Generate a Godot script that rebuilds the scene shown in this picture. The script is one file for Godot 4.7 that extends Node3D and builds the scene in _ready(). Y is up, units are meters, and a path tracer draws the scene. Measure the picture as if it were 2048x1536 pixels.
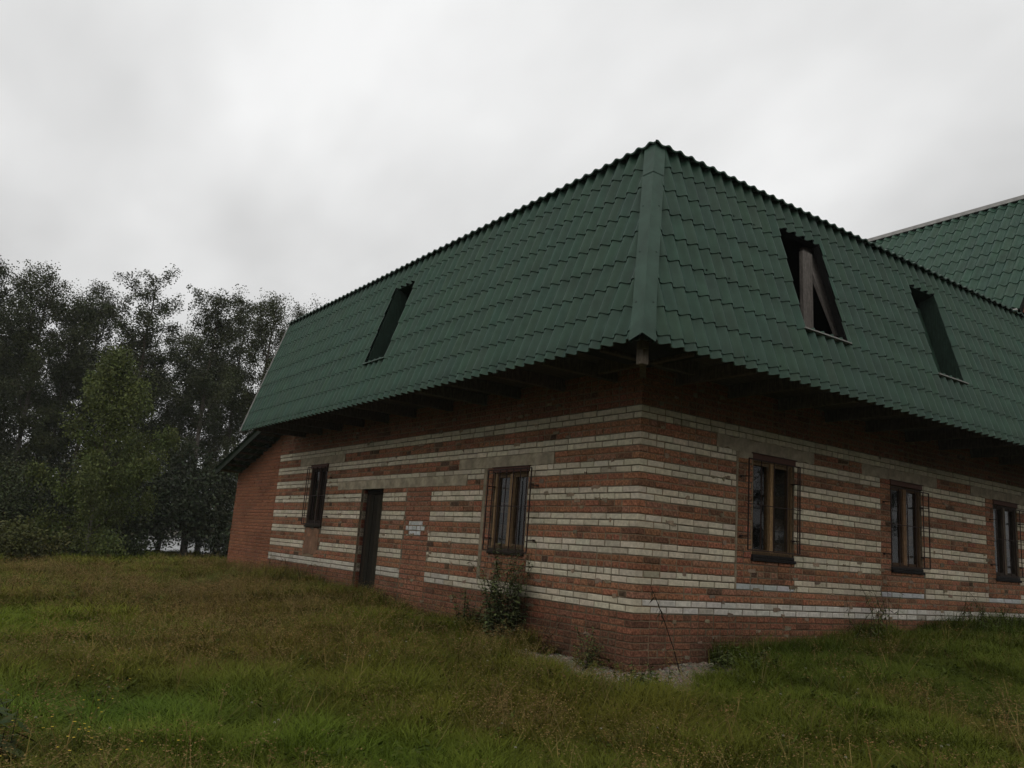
extends Node3D
# An unfinished brick house with a green mansard roof, in a meadow before a row of birches. Metres; the corner of the two walls is the origin.

const OZ := 1.215          # eave of the mansard in front of the striped gable wall
const OX := 1.233          # and in front of the long wall
const HE := 2.506
const IZ := 0.459          # top edge of the mansard
const IX := 0.518
const HT := 4.993
const PITCH := 0.183       # one wave of the metal tiles
const STEP := 0.32         # one row
const STEP0 := 0.029
const CO := 0.077          # one course of bricks
const EYE := Vector3(6.7405, 0.4173, 6.4704)

var rng := RandomNumberGenerator.new()
var names := {}
var mats := {}
var noise := FastNoiseLite.new()
var noise_b := FastNoiseLite.new()
var house: Node3D


# ------------------------------------------------------------------ geometry
class Geo:
	var v := PackedVector3Array()
	var c := PackedColorArray()
	var n := PackedVector3Array()
	func tri(a: Vector3, b: Vector3, d: Vector3, col: Color) -> void:
		v.append(a); v.append(b); v.append(d)
		c.append(col); c.append(col); c.append(col)
	func quad(a: Vector3, b: Vector3, d: Vector3, e: Vector3, col: Color) -> void:
		tri(a, b, d, col); tri(a, d, e, col)
	func box(lo: Vector3, hi: Vector3, col: Color, bev := 0.0) -> void:
		if bev > 0.0:
			bevbox(lo, hi, col, bev)
			return
		var p := []
		for k in 8:
			p.append(Vector3(hi.x if k & 1 else lo.x, hi.y if k & 2 else lo.y, hi.z if k & 4 else lo.z))
		hexa(p, col)
	func hexa(p: Array, col: Color) -> void:   # corners numbered x + 2y + 4z
		for f in [[0, 2, 3, 1], [4, 5, 7, 6], [0, 1, 5, 4], [2, 6, 7, 3], [0, 4, 6, 2], [1, 3, 7, 5]]:
			quad(p[f[0]], p[f[1]], p[f[2]], p[f[3]], col)
	func bevbox(lo: Vector3, hi: Vector3, col: Color, r: float) -> void:
		# three crossing layers make a chamfered block
		var f := []
		for ax in 3:
			for s in 2:
				var q := []
				for k in [[0, 0], [1, 0], [1, 1], [0, 1]]:
					var p := Vector3.ZERO
					var a1: int = (ax + 1) % 3
					var a2: int = (ax + 2) % 3
					p[ax] = hi[ax] if s else lo[ax]
					p[a1] = hi[a1] - r if k[0] else lo[a1] + r
					p[a2] = hi[a2] - r if k[1] else lo[a2] + r
					q.append(p)
				f.append(q)
				quad(q[0], q[1], q[2], q[3], col)
		for ax in 3:
			var b: int = (ax + 1) % 3
			for s in 2:
				for t in 2:
					# edge between face (ax, s) and face (b, t), running along the third axis
					var e: int = (ax + 2) % 3
					var pa := Vector3.ZERO
					pa[ax] = hi[ax] if s else lo[ax]
					pa[b] = hi[b] - r if t else lo[b] + r
					var pb := Vector3.ZERO
					pb[ax] = hi[ax] - r if s else lo[ax] + r
					pb[b] = hi[b] if t else lo[b]
					var p1 := pa
					var p2 := pb
					var p3 := pb
					var p4 := pa
					p1[e] = lo[e] + r; p2[e] = lo[e] + r; p3[e] = hi[e] - r; p4[e] = hi[e] - r
					quad(p1, p2, p3, p4, col)
		for k in 8:
			var q := []
			for ax in 3:
				var p := Vector3.ZERO
				for d in 3:
					var up: bool = (k >> d) & 1
					p[d] = (hi[d] if up else lo[d]) if d == ax else (hi[d] - r if up else lo[d] + r)
				q.append(p)
			tri(q[0], q[1], q[2], col)
	func obox(at: Vector3, bs: Basis, half: Vector3, col: Color) -> void:
		var p := []
		for k in 8:
			p.append(at + bs * Vector3(half.x if k & 1 else -half.x, half.y if k & 2 else -half.y, half.z if k & 4 else -half.z))
		hexa(p, col)
	func bar(a: Vector3, b: Vector3, wx: float, wy: float, col: Color, upv := Vector3.UP) -> void:
		var d := (b - a).normalized()
		if absf(d.dot(upv)) > 0.98:
			upv = Vector3.RIGHT
		var x := d.cross(upv).normalized()
		var y := x.cross(d).normalized()
		obox((a + b) * 0.5, Basis(x, y, d), Vector3(wx, wy, a.distance_to(b)) * 0.5, col)
	func tube(pts: Array, rad: Array, sides: int, col: Color, col2 = null) -> void:
		var rings := []
		for i in pts.size():
			var d: Vector3 = (pts[mini(i + 1, pts.size() - 1)] - pts[maxi(i - 1, 0)]).normalized()
			var x := d.cross(Vector3.RIGHT if absf(d.x) < 0.8 else Vector3.UP).normalized()
			var y := d.cross(x)
			var ring := []
			for k in sides:
				var a := TAU * k / sides
				ring.append(pts[i] + (x * cos(a) + y * sin(a)) * rad[i])
			rings.append(ring)
		for i in pts.size() - 1:
			var cc: Color = col if col2 == null else col.lerp(col2, float(i) / maxf(1.0, pts.size() - 2))
			for k in sides:
				var k2 := (k + 1) % sides
				quad(rings[i][k], rings[i][k2], rings[i + 1][k2], rings[i + 1][k], cc)
	func leaf(at: Vector3, d: Vector3, side: Vector3, l: float, w: float, col: Color) -> void:
		var m := at + d * (l * 0.45)
		tri(at, m + side * (w * 0.5), m - side * (w * 0.5), col)
		tri(m - side * (w * 0.5), m + side * (w * 0.5), at + d * l, col)
	func mesh() -> ArrayMesh:
		var a := []
		a.resize(Mesh.ARRAY_MAX)
		a[Mesh.ARRAY_VERTEX] = v
		a[Mesh.ARRAY_COLOR] = c
		if n.size() == v.size() and n.size() > 0:
			a[Mesh.ARRAY_NORMAL] = n
		var m := ArrayMesh.new()
		m.add_surface_from_arrays(Mesh.PRIMITIVE_TRIANGLES, a)
		return m


func numbered(called: String) -> String:
	var k: int = names.get(called, 0)
	names[called] = k + 1
	return called if k == 0 else "%s_%03d" % [called, k]

func tag(o: Node, label: String, category: String, group := "", kind := "") -> void:
	o.set_meta("label", label)
	o.set_meta("category", category)
	if group: o.set_meta("group", group)
	if kind: o.set_meta("kind", kind)

func thing(called: String, label: String, category: String, at := Vector3.ZERO, group := "") -> Node3D:
	var o := Node3D.new()
	o.name = numbered(called)
	o.position = at
	add_child(o, true)
	tag(o, label, category, group)
	return o

func piece(called: String, m: Mesh, ma: Material, parent: Node, kind := "") -> MeshInstance3D:
	var o := MeshInstance3D.new()
	o.name = called
	o.mesh = m
	o.material_override = ma
	if kind: o.set_meta("kind", kind)
	parent.add_child(o, true)
	return o

func part(called: String, g: Geo, ma: Material, parent: Node, kind := "") -> MeshInstance3D:
	var o := piece(called, g.mesh(), ma, parent, kind)
	if parent == house:
		o.position = -house.position
	return o

func lone(called: String, m: Mesh, ma: Material, at: Vector3, label: String, category: String, group := "", kind := "") -> MeshInstance3D:
	var o := piece(numbered(called), m, ma, self)
	o.position = at
	tag(o, label, category, group, kind)
	return o

func structure(called: String, m: Mesh, ma: Material) -> MeshInstance3D:
	var o := piece(called, m, ma, self, "structure")
	return o

func rr(a: float, b: float) -> float:
	return rng.randf_range(a, b)

func vary(col: Color, k: float) -> Color:
	var f := 1.0 + rr(-k, k)
	return Color(col.r * f * (1.0 + rr(-k, k) * 0.3), col.g * f * (1.0 + rr(-k, k) * 0.3), col.b * f * (1.0 + rr(-k, k) * 0.3))


# ------------------------------------------------------------------ materials
func grain(freq: float, lo: float, hi: float, seed_: int, octaves := 4, type := FastNoiseLite.TYPE_SIMPLEX_SMOOTH, size := 256) -> Image:
	var f := FastNoiseLite.new()
	f.seed = seed_
	f.noise_type = type
	f.frequency = freq
	f.fractal_octaves = octaves
	f.fractal_gain = 0.6
	var src := f.get_seamless_image(size, size)
	var im := Image.create(size, size, true, Image.FORMAT_RGB8)
	for y in size:
		for x in size:
			var t := lo + (hi - lo) * src.get_pixel(x, y).r
			im.set_pixel(x, y, Color(t, t, t))
	return im

func tex(im: Image) -> ImageTexture:
	im.generate_mipmaps()
	return ImageTexture.create_from_image(im)

func ntex(im: Image, strength: float) -> ImageTexture:
	var b := im.duplicate() as Image
	b.clear_mipmaps()
	b.bump_map_to_normal_map(strength)
	b.generate_mipmaps()
	return ImageTexture.create_from_image(b)

func mat(called: String, rough: float, alb = null, nrm = null, scale := 1.0, spec := 0.5, nscale := 1.0) -> StandardMaterial3D:
	var m := StandardMaterial3D.new()
	m.vertex_color_use_as_albedo = true
	m.roughness = rough
	m.metallic_specular = spec
	m.cull_mode = BaseMaterial3D.CULL_DISABLED
	if alb != null or nrm != null:
		m.uv1_triplanar = true
		m.uv1_world_triplanar = true
		m.uv1_scale = Vector3.ONE * scale
	if alb != null:
		m.albedo_texture = alb
	if nrm != null:
		m.normal_enabled = true
		m.normal_texture = nrm
		m.normal_scale = nscale
	mats[called] = m
	return m

func make_materials() -> void:
	var fine := grain(0.028, 0.48, 1.0, 11, 5)
	var spots := grain(0.05, 0.72, 1.0, 12, 4, FastNoiseLite.TYPE_CELLULAR)
	var broad := grain(0.012, 0.70, 1.0, 13, 4)
	var t_fine := tex(fine)
	var n_fine := ntex(fine, 6.0)
	mat("red_brick", 0.92, t_fine, n_fine, 3.1, 0.3)
	mat("white_brick", 0.85, tex(grain(0.02, 0.80, 1.0, 14, 5)), ntex(spots, 2.0), 2.3, 0.35, 0.6)
	mat("mortar", 0.95, tex(spots), n_fine, 2.6, 0.2)
	mat("concrete", 0.93, tex(broad), n_fine, 1.1, 0.25)
	mat("tile", 0.33, tex(grain(0.016, 0.74, 1.0, 15, 5)), null, 0.8, 0.24)
	var wood := Image.create(256, 256, true, Image.FORMAT_RGB8)
	var f := FastNoiseLite.new()
	f.seed = 21
	f.frequency = 0.02
	f.fractal_octaves = 4
	for y in 256:
		for x in 256:
			var t := 0.78 + 0.22 * f.get_noise_2d(x * 7.0, y * 0.5) + 0.1 * f.get_noise_2d(x * 2.0, y * 2.0)
			t = clampf(t, 0.35, 1.0)
			wood.set_pixel(x, y, Color(t, t, t))
	mat("wood", 0.8, tex(wood), ntex(wood, 3.0), 1.7, 0.3)
	mat("dark_wood", 0.9, tex(wood), null, 1.3, 0.2)
	mat("metal", 0.6, tex(broad), null, 2.0, 0.5)
	var rust := mat("rust", 0.75, tex(spots), null, 9.0, 0.4)
	rust.metallic = 0.2
	mat("ground", 1.0, tex(grain(0.04, 0.55, 1.0, 16, 5)), null, 0.7, 0.1)
	mat("gravel", 0.95, t_fine, null, 4.0, 0.2)
	mat("bark", 0.95, tex(spots), null, 3.0, 0.2)
	for k in [["grass", 0.30], ["leaf", 0.34], ["weed", 0.32]]:
		var m := mat(k[0], 0.7, null, null, 1.0, 0.12)
		m.backlight_enabled = true
		m.backlight = Color(k[1], k[1], k[1])
	mats["leaf"].metallic_specular = 0.22
	mats["leaf"].roughness = 0.5
	mat("petal", 0.8)
	var g := StandardMaterial3D.new()
	g.albedo_color = Color(0.06, 0.065, 0.065, 0.30)
	g.transparency = BaseMaterial3D.TRANSPARENCY_ALPHA
	g.roughness = 0.02
	g.metallic_specular = 0.4
	g.cull_mode = BaseMaterial3D.CULL_DISABLED
	mats["glass"] = g
	var w := StandardMaterial3D.new()
	w.albedo_color = Color(0.05, 0.06, 0.06)
	w.roughness = 0.12
	w.cull_mode = BaseMaterial3D.CULL_DISABLED
	mats["water"] = w


# ------------------------------------------------------------------ sky, light, lens
func sky_image() -> Image:
	var w := 1024
	var h := 512
	var im := Image.create(w, h, false, Image.FORMAT_RGBF)
	var f := FastNoiseLite.new()
	f.seed = 5
	f.frequency = 0.75
	f.fractal_octaves = 5
	f.fractal_gain = 0.5
	var g := FastNoiseLite.new()
	g.seed = 9
	g.frequency = 0.35
	g.fractal_octaves = 3
	var bright := Vector3(-0.713, 0.567, -0.412).normalized()
	for y in h:
		var el := PI * (0.5 - (y + 0.5) / h)
		for x in w:
			var az := TAU * ((x + 0.5) / w)
			var d := Vector3(sin(az) * cos(el), sin(el), -cos(az) * cos(el))
			var e := absf(d.y)
			var p := Vector2(d.x, d.z) / (e + 0.35)
			var wisps := f.get_noise_3d(p.x * 1.7 + p.y * 0.7, p.y * 2.9 - p.x * 0.5, 0.0)
			var mass := g.get_noise_3d(p.x * 1.5, p.y * 1.5, 3.0)
			var l := 0.595 + 0.19 * smoothstep(0.15, 0.95, e) + 0.21 * wisps + 0.06 * mass
			l += 0.20 * pow(maxf(0.0, d.dot(bright)), 8.0)
			l = clampf(l, 0.48, 0.93)
			if d.y < 0.0:
				l *= 0.5
			im.set_pixel(x, y, Color(l * 0.995, l, l * 1.0))
	return im

func make_view() -> void:
	var cam := Camera3D.new()
	cam.name = "camera"
	cam.transform = Transform3D(Basis(
		Vector3(0.5788442, 0.0729267, -0.8121706),
		Vector3(0.1197763, 0.9775859, 0.1731458),
		Vector3(0.8065935, -0.1975032, 0.5571350)).orthonormalized(), EYE)
	cam.fov = 49.96
	cam.near = 0.05
	cam.far = 2000.0
	cam.current = true
	add_child(cam)
	var e := Environment.new()
	e.background_mode = Environment.BG_SKY
	var s := Sky.new()
	var pm := PanoramaSkyMaterial.new()
	pm.panorama = ImageTexture.create_from_image(sky_image())
	s.sky_material = pm
	e.sky = s
	e.tonemap_mode = Environment.TONE_MAPPER_LINEAR
	e.tonemap_exposure = 1.0
	e.fog_enabled = true
	e.fog_mode = Environment.FOG_MODE_EXPONENTIAL
	e.fog_density = 0.0005
	e.fog_light_color = Color(0.9, 0.92, 0.92)
	e.sdfgi_enabled = true
	e.ssao_enabled = true
	e.ssil_enabled = true
	var we := WorldEnvironment.new()
	we.name = "world_environment"
	we.environment = e
	add_child(we)
	var sun := DirectionalLight3D.new()
	sun.name = "sun"
	sun.light_energy = 0.32
	sun.light_color = Color(1.0, 0.96, 0.9)
	sun.light_angular_distance = 90.0
	sun.shadow_enabled = true
	sun.look_at_from_position(Vector3(10, 9.5, 10), Vector3.ZERO)
	add_child(sun)


# ------------------------------------------------------------------ terrain
const SPOTS := [
	[0.3, 0.3, -0.80], [-1.0, 0.4, -0.77], [-3.2, 0.4, -0.70], [-6.5, 0.4, -0.60], [-9.6, 0.4, -0.53], [-14.5, 0.4, -0.62],
	[0.4, -1.5, -0.70], [0.4, -3.0, -0.58], [0.4, -4.7, -0.47], [0.4, -6.6, -0.38], [0.4, -9.0, -0.28], [0.6, -14.0, -0.2],
	[1.5, 2.6, -1.1], [0.4, 5.8, -1.14], [3.2, -1.9, -0.92], [6.7, 6.5, -1.18], [9.0, 3.0, -1.2], [5.0, -6.0, -0.8],
	[-5.0, 4.5, -0.98], [-9.0, 3.0, -0.84], [-15.0, 4.0, -0.86], [-22.0, 1.5, -0.86], [-28.0, -1.0, -0.88], [-28.0, 4.0, -0.92],
	[-10.0, 9.0, -1.15], [2.0, 12.0, -1.3], [-25.0, 12.0, -1.1], [-24.0, -8.0, -0.9], [-7.0, -6.0, -0.6],
]

func height(x: float, z: float) -> float:
	var s := 0.0
	var t := 0.0
	for k in SPOTS:
		var d: float = (x - k[0]) * (x - k[0]) + (z - k[1]) * (z - k[1]) + 0.05
		var wgt := 1.0 / (d * d)
		s += wgt * k[2]
		t += wgt
	var h := s / t
	h += 0.03 * noise.get_noise_2d(x * 2.5, z * 2.5) + 0.03 * noise.get_noise_2d(x * 0.7, z * 0.7) * smoothstep(2.0, 8.0, Vector2(x - 6.7, z - 6.5).length())
	var fall := maxf(0.0, -29.0 - x + 0.15 * z)
	h -= 3.6 * smoothstep(0.0, 20.0, fall)
	if x < -340.0:
		h += smoothstep(340.0, 380.0, -x) * 6.0
	return h

func make_ground() -> void:
	var xs := []
	var t := -1.0
	while t <= 1.0001:
		xs.append(signf(t) * (pow(absf(t), 2.6) * 560.0 + absf(t) * 26.0))
		t += 1.0 / 96.0
	var g := Geo.new()
	var hs := []
	for i in xs.size():
		var row := []
		for j in xs.size():
			row.append(Vector3(xs[i] - 4.0, height(xs[i] - 4.0, xs[j] + 1.0), xs[j] + 1.0))
		hs.append(row)
	for i in xs.size() - 1:
		for j in xs.size() - 1:
			var p: Vector3 = hs[i][j]
			var col := Color(0.052, 0.052, 0.014).lerp(Color(0.07, 0.055, 0.022), clampf(0.5 + noise.get_noise_2d(p.x, p.z), 0, 1))
			g.quad(hs[i][j], hs[i + 1][j], hs[i + 1][j + 1], hs[i][j + 1], col)
	structure("ground", g.mesh(), mats["ground"])
	var w := Geo.new()
	w.quad(Vector3(-420, -3.6, -260), Vector3(-44, -3.6, -260), Vector3(-44, -3.6, 260), Vector3(-420, -3.6, 260), Color.WHITE)
	structure("water", w.mesh(), mats["water"])
	# far shore, wooded
	var f := Geo.new()
	var z := -330.0
	var last := []
	while z < 330.0:
		var top := 3.0 + 5.0 * (0.5 + noise.get_noise_2d(z * 0.4, 50.0)) + 2.0 * noise.get_noise_2d(z * 4.0, 9.0)
		var cur := [Vector3(-395, -3.0, z), Vector3(-400 + 3 * noise.get_noise_2d(z * 3, 1), top * 0.7, z), Vector3(-408, top, z), Vector3(-440, -3.0, z)]
		if last:
			for k in 3:
				f.quad(last[k], cur[k], cur[k + 1], last[k + 1], Color(0.03, 0.04, 0.025))
		last = cur
		z += 2.5
	structure("hills", f.mesh(), mats["ground"])


# ------------------------------------------------------------------ house: walls
func wp(side: String, u: float, y: float, d: float) -> Vector3:
	return Vector3(-u, y, d) if side == "L" else Vector3(d, y, -u)

func wbox(g: Geo, side: String, u0: float, u1: float, y0: float, y1: float, d0: float, d1: float, col: Color, bev := 0.0) -> void:
	var a := wp(side, u0, y0, d0)
	var b := wp(side, u1, y1, d1)
	g.box(Vector3(minf(a.x, b.x), minf(a.y, b.y), minf(a.z, b.z)), Vector3(maxf(a.x, b.x), maxf(a.y, b.y), maxf(a.z, b.z)), col, bev)

# openings and patches of the walls: u0, u1, y0, y1, kind.  X opening, C concrete, R red, P plain newer red, B whitewashed, K mortar only
const ZONES := {
	"L": [
		[8.85, 9.69, 0.616, 1.848, "X"], [6.29, 7.17, -2.0, 1.309, "X"], [2.08, 2.90, 0.385, 1.540, "X"],
		[1.55, 3.85, 1.540, 1.694, "C"], [3.60, 8.25, 1.309, 1.463, "C"], [8.07, 10.34, 1.848, 2.002, "C"],
		[4.82, 5.27, 0.693, 0.770, "B"], [4.74, 5.36, 0.616, 0.693, "B"], [4.86, 5.28, 0.539, 0.616, "B"],
		[3.08, 3.16, 0.0, 1.540, "K"], [2.90, 3.08, 0.0, 1.540, "R"], [2.02, 2.95, 0.0, 0.385, "R"],
		[4.62, 5.44, -2.0, 1.309, "P"], [8.85, 9.69, 0.0, 0.616, "K2"],
	],
	"R": [
		[1.96, 2.80, 0.539, 1.848, "X"], [5.07, 5.92, 0.539, 1.848, "X"], [8.18, 9.02, 0.539, 1.848, "X"],
		[1.28, 3.20, 1.848, 2.002, "C"], [4.35, 6.34, 1.848, 2.002, "C"], [7.45, 9.60, 1.848, 2.002, "C"],
		[1.68, 1.96, 1.771, 1.848, "C"], [1.68, 1.96, 0.231, 1.771, "R"], [1.96, 2.81, 0.231, 0.539, "R"], [1.68, 2.81, 0.154, 0.231, "B"],
		[4.81, 5.07, 0.231, 1.848, "R"], [5.07, 5.94, 0.231, 0.539, "R"], [4.81, 5.94, 0.154, 0.231, "B"],
		[7.91, 8.18, 0.231, 1.848, "R"], [8.18, 9.04, 0.231, 0.539, "R"], [7.91, 9.04, 0.154, 0.231, "B"],
		[1.655, 1.68, 0.154, 1.848, "K"],
	],
}

func brick_color(kind: String, side: String, u: float, y: float, j: int) -> Color:
	var s := noise.get_noise_2d(u * 14.0 + (300.0 if side == "R" else 0.0), y * 30.0)
	var col: Color
	match kind:
		"W":
			col = vary(Color(0.68, 0.615, 0.485), 0.10).lerp(Color(0.54, 0.47, 0.35), clampf(0.3 + s, 0.0, 1.0) * 0.6)
			if side == "R" and j < 0:
				col = vary(Color(0.67, 0.64, 0.58), 0.07)
			elif side == "L" and u > 4.0 and j < 0:
				col = vary(Color(0.58, 0.54, 0.46), 0.07)
			if rng.randf() < 0.04:
				col = col.lerp(Color(0.22, 0.19, 0.13), rr(0.2, 0.6))
		"B":
			col = vary(Color(0.58, 0.59, 0.59), 0.10)
		"P":
			col = vary(Color(0.47, 0.215, 0.132), 0.10)
		"Q":
			col = vary(Color(0.45, 0.19, 0.105), 0.10)
		_:
			col = vary(Color(0.53, 0.22, 0.135), 0.18).lerp(Color(0.52, 0.275, 0.145), rng.randf() * 0.7)
			var r := rng.randf()
			if r < 0.02:
				col = vary(Color(0.18, 0.11, 0.07), 0.2)
			elif r < 0.14:
				col = col.lerp(Color(0.24, 0.135, 0.085), 0.7)
			elif r < 0.22:
				col = col.lerp(Color(0.50, 0.28, 0.19), 0.6)
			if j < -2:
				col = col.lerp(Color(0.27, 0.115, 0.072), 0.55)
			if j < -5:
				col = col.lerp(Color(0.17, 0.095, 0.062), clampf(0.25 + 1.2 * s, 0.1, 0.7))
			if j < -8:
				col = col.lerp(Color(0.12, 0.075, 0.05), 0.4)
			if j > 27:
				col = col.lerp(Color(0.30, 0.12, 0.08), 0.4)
	var stain := noise_b.get_noise_2d(u * 5.0 + (90.0 if side == "R" else 0.0), y * 11.0)
	return col * (1.0 - (0.25 if kind == "W" else 0.45) * clampf(stain, 0.0, 0.6) + 0.15 * clampf(-stain, 0.0, 0.5))

func brick_geo(g: Geo, side: String, u0: float, u1: float, y0: float, y1: float, rough: float, col: Color) -> void:
	var dz := rr(-0.004, 0.005)
	var p := []
	var q := []
	var s := []
	var ch := 0.006
	var tilt := rr(-0.003, 0.003) * rough
	for k in [[0, 0], [1, 0], [1, 1], [0, 1]]:
		var uu: float = (u1 if k[0] else u0) + rr(-0.0045, 0.0045) * rough
		var yy: float = (y1 if k[1] else y0) + rr(-0.004, 0.004) * rough
		var iu := ch * (-1.0 if k[0] else 1.0)
		var iy := ch * (-1.0 if k[1] else 1.0)
		var worn := 1.0
		if rng.randf() < 0.22 * rough:
			worn = rr(2.0, 4.5)
		var d := dz + (tilt if k[0] else -tilt)
		p.append(wp(side, uu + iu * worn, yy + iy * (0.6 + 0.4 * worn), d))
		q.append(wp(side, uu, yy, d - 0.006))
		s.append(wp(side, uu, yy, -0.05))
	g.quad(p[0], p[1], p[2], p[3], col)
	for k in 4:
		var m := (k + 1) % 4
		g.quad(q[k], q[m], p[m], p[k], col)
		g.quad(s[k], s[m], q[m], q[k], col)

var bricks := []      # [distance, kind class, side, u0, u1, y0, y1, rough, colour, seed]

func lay(side: String, umax: float, ustart := 0.0, base_kind := "") -> void:
	for j in range(-13, 34):
		var y0 := j * CO
		var yc := y0 + CO * 0.5
		var cuts := [ustart, umax]
		for z in ZONES[side]:
			if yc > z[2] and yc < z[3]:
				for k in 2:
					if z[k] > ustart and z[k] < umax:
						cuts.append(z[k])
		cuts.sort()
		var header := base_kind == "" and ((rng.randf() < 0.28) or (side == "R" and j == 26))
		var mod := posmod(j, 4)
		var striped := base_kind == "" and j >= -2 and j <= 27 and mod >= 2
		if striped and not (side == "R" and j == 26):
			header = false
		if striped and side == "L" and rng.randf() < 0.15:
			header = true
		var lmod := 0.26
		if base_kind == "Q": lmod = 0.255
		for n in cuts.size() - 1:
			var a: float = cuts[n]
			var b: float = cuts[n + 1]
			if b - a < 0.02:
				continue
			var kind := base_kind if base_kind else ("W" if striped else "R")
			var mid := (a + b) * 0.5
			for z in ZONES[side]:
				if mid > z[0] and mid < z[1] and yc > z[2] and yc < z[3]:
					kind = z[4]
					break
			if kind in ["X", "C", "K"]:
				continue
			var patched := kind == "K2"
			if patched: kind = "R"
			var l := lmod
			var u := a
			if a == 0.0:
				u = 0.13 if posmod(j, 2) == (0 if side == "L" else 1) else 0.26
			elif kind in ["P", "B"] or (kind == "R" and striped):
				u = a - (0.13 if posmod(j, 2) else 0.0)
			else:
				u = a - fposmod(a - (0.13 if posmod(j, 2) else 0.0), l)
			while u < b - 0.02:
				var h := header
				if not header and kind == "R" and rng.randf() < 0.28:
					h = true
				elif not header and kind == "W" and rng.randf() < (0.16 if side == "L" and u > 3.2 else 0.05):
					h = true
				var bl := (0.13 if h else l) + rr(-0.004, 0.004)
				var u1 := u + bl
				var s0 := maxf(u, a) + (0.0065 if u > a - 0.001 else 0.004)
				var s1 := minf(u1, b) - 0.0065
				if s1 - s0 > 0.03:
					if not (patched and rng.randf() < 0.45) and not (kind == "R" and j < 28 and rng.randf() < 0.004):
						var dn := wp(side, (s0 + s1) * 0.5, yc, 0).distance_to(EYE)
						var cls := "white" if kind in ["W", "B"] else "red"
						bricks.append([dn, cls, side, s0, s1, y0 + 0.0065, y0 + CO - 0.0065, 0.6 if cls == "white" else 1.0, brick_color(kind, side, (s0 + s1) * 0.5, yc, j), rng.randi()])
				u = u1
		if ustart == 0.0 and side == "L":   # the corner brick shows on both walls
			var even := posmod(j, 2) == 0
			bricks.append([EYE.length(), "white" if striped else "red", "corner", 0.12 if even else 0.25, 0.25 if even else 0.12, y0 + 0.0065, y0 + CO - 0.0065, 1.0, brick_color("W" if striped else "R", "L", 0.05, yc, j), rng.randi()])

func brick_into(g: Geo, b: Array) -> void:
	rng.seed = b[9]
	if b[2] == "corner":
		var o := rr(0.0, 0.004)
		g.bevbox(Vector3(-b[3], b[5], -b[4]), Vector3(o, b[6], rr(0.0, 0.004)), b[8], 0.004)
	else:
		brick_geo(g, b[2], b[3], b[4], b[5], b[6], b[7], b[8])

func core(g: Geo, side: String, u0: float, u1: float, y0: float, y1: float, holes: Array, d0: float, d1: float, col: Color) -> void:
	var us := [u0, u1]
	var ys := [y0, y1]
	for h in holes:
		us.append(h[0]); us.append(h[1])
		ys.append(maxf(h[2], y0)); ys.append(h[3])
	for k in range(1, 9):
		ys.append((8 - k) * 4 * CO + 0.003)
		ys.append((8 - k) * 4 * CO - 2.0 * CO - 0.003)
	us.sort()
	ys.sort()
	for i in us.size() - 1:
		for j in ys.size() - 1:
			if us[i + 1] - us[i] < 0.001 or ys[j + 1] - ys[j] < 0.001:
				continue
			var um: float = (us[i] + us[i + 1]) * 0.5
			var ym: float = (ys[j] + ys[j + 1]) * 0.5
			var hole := false
			for h in holes:
				if um > h[0] and um < h[1] and ym > h[2] and ym < h[3]:
					hole = true
			if not hole:
				var c := ym / CO
				var pale := c > -2.0 and c < 28.0 and fposmod(c, 4.0) >= 2.0
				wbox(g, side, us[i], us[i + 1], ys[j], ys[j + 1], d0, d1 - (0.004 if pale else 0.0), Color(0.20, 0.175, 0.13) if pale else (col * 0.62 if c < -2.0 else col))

func slab_patch(side: String, z: Array, proud: float, ragged: float, col: Color) -> Geo:
	var g := Geo.new()
	var n := maxi(3, int((z[1] - z[0]) / 0.09))
	var top := []
	var bot := []
	for i in n + 1:
		var u: float = lerpf(z[0], z[1], float(i) / n)
		if i == 0 or i == n:
			u += rr(-ragged, ragged)
		var d := proud + rr(-0.0015, 0.0015)
		top.append(wp(side, u, z[3] + rr(-ragged, ragged) * 0.5, d))
		bot.append(wp(side, u, z[2] + rr(-ragged, ragged) * 0.5, d))
	var inn := wp(side, 0, 0, -0.05 - proud)
	for i in n:
		var cc := vary(col, 0.04)
		g.quad(bot[i], bot[i + 1], top[i + 1], top[i], cc)
		g.quad(top[i], top[i + 1], top[i + 1] + inn, top[i] + inn, cc)
		g.quad(bot[i], bot[i + 1], bot[i + 1] + inn, bot[i] + inn, cc)
	g.quad(bot[0], top[0], top[0] + inn, bot[0] + inn, col)
	g.quad(bot[n], top[n], top[n] + inn, bot[n] + inn, col)
	return g

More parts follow.
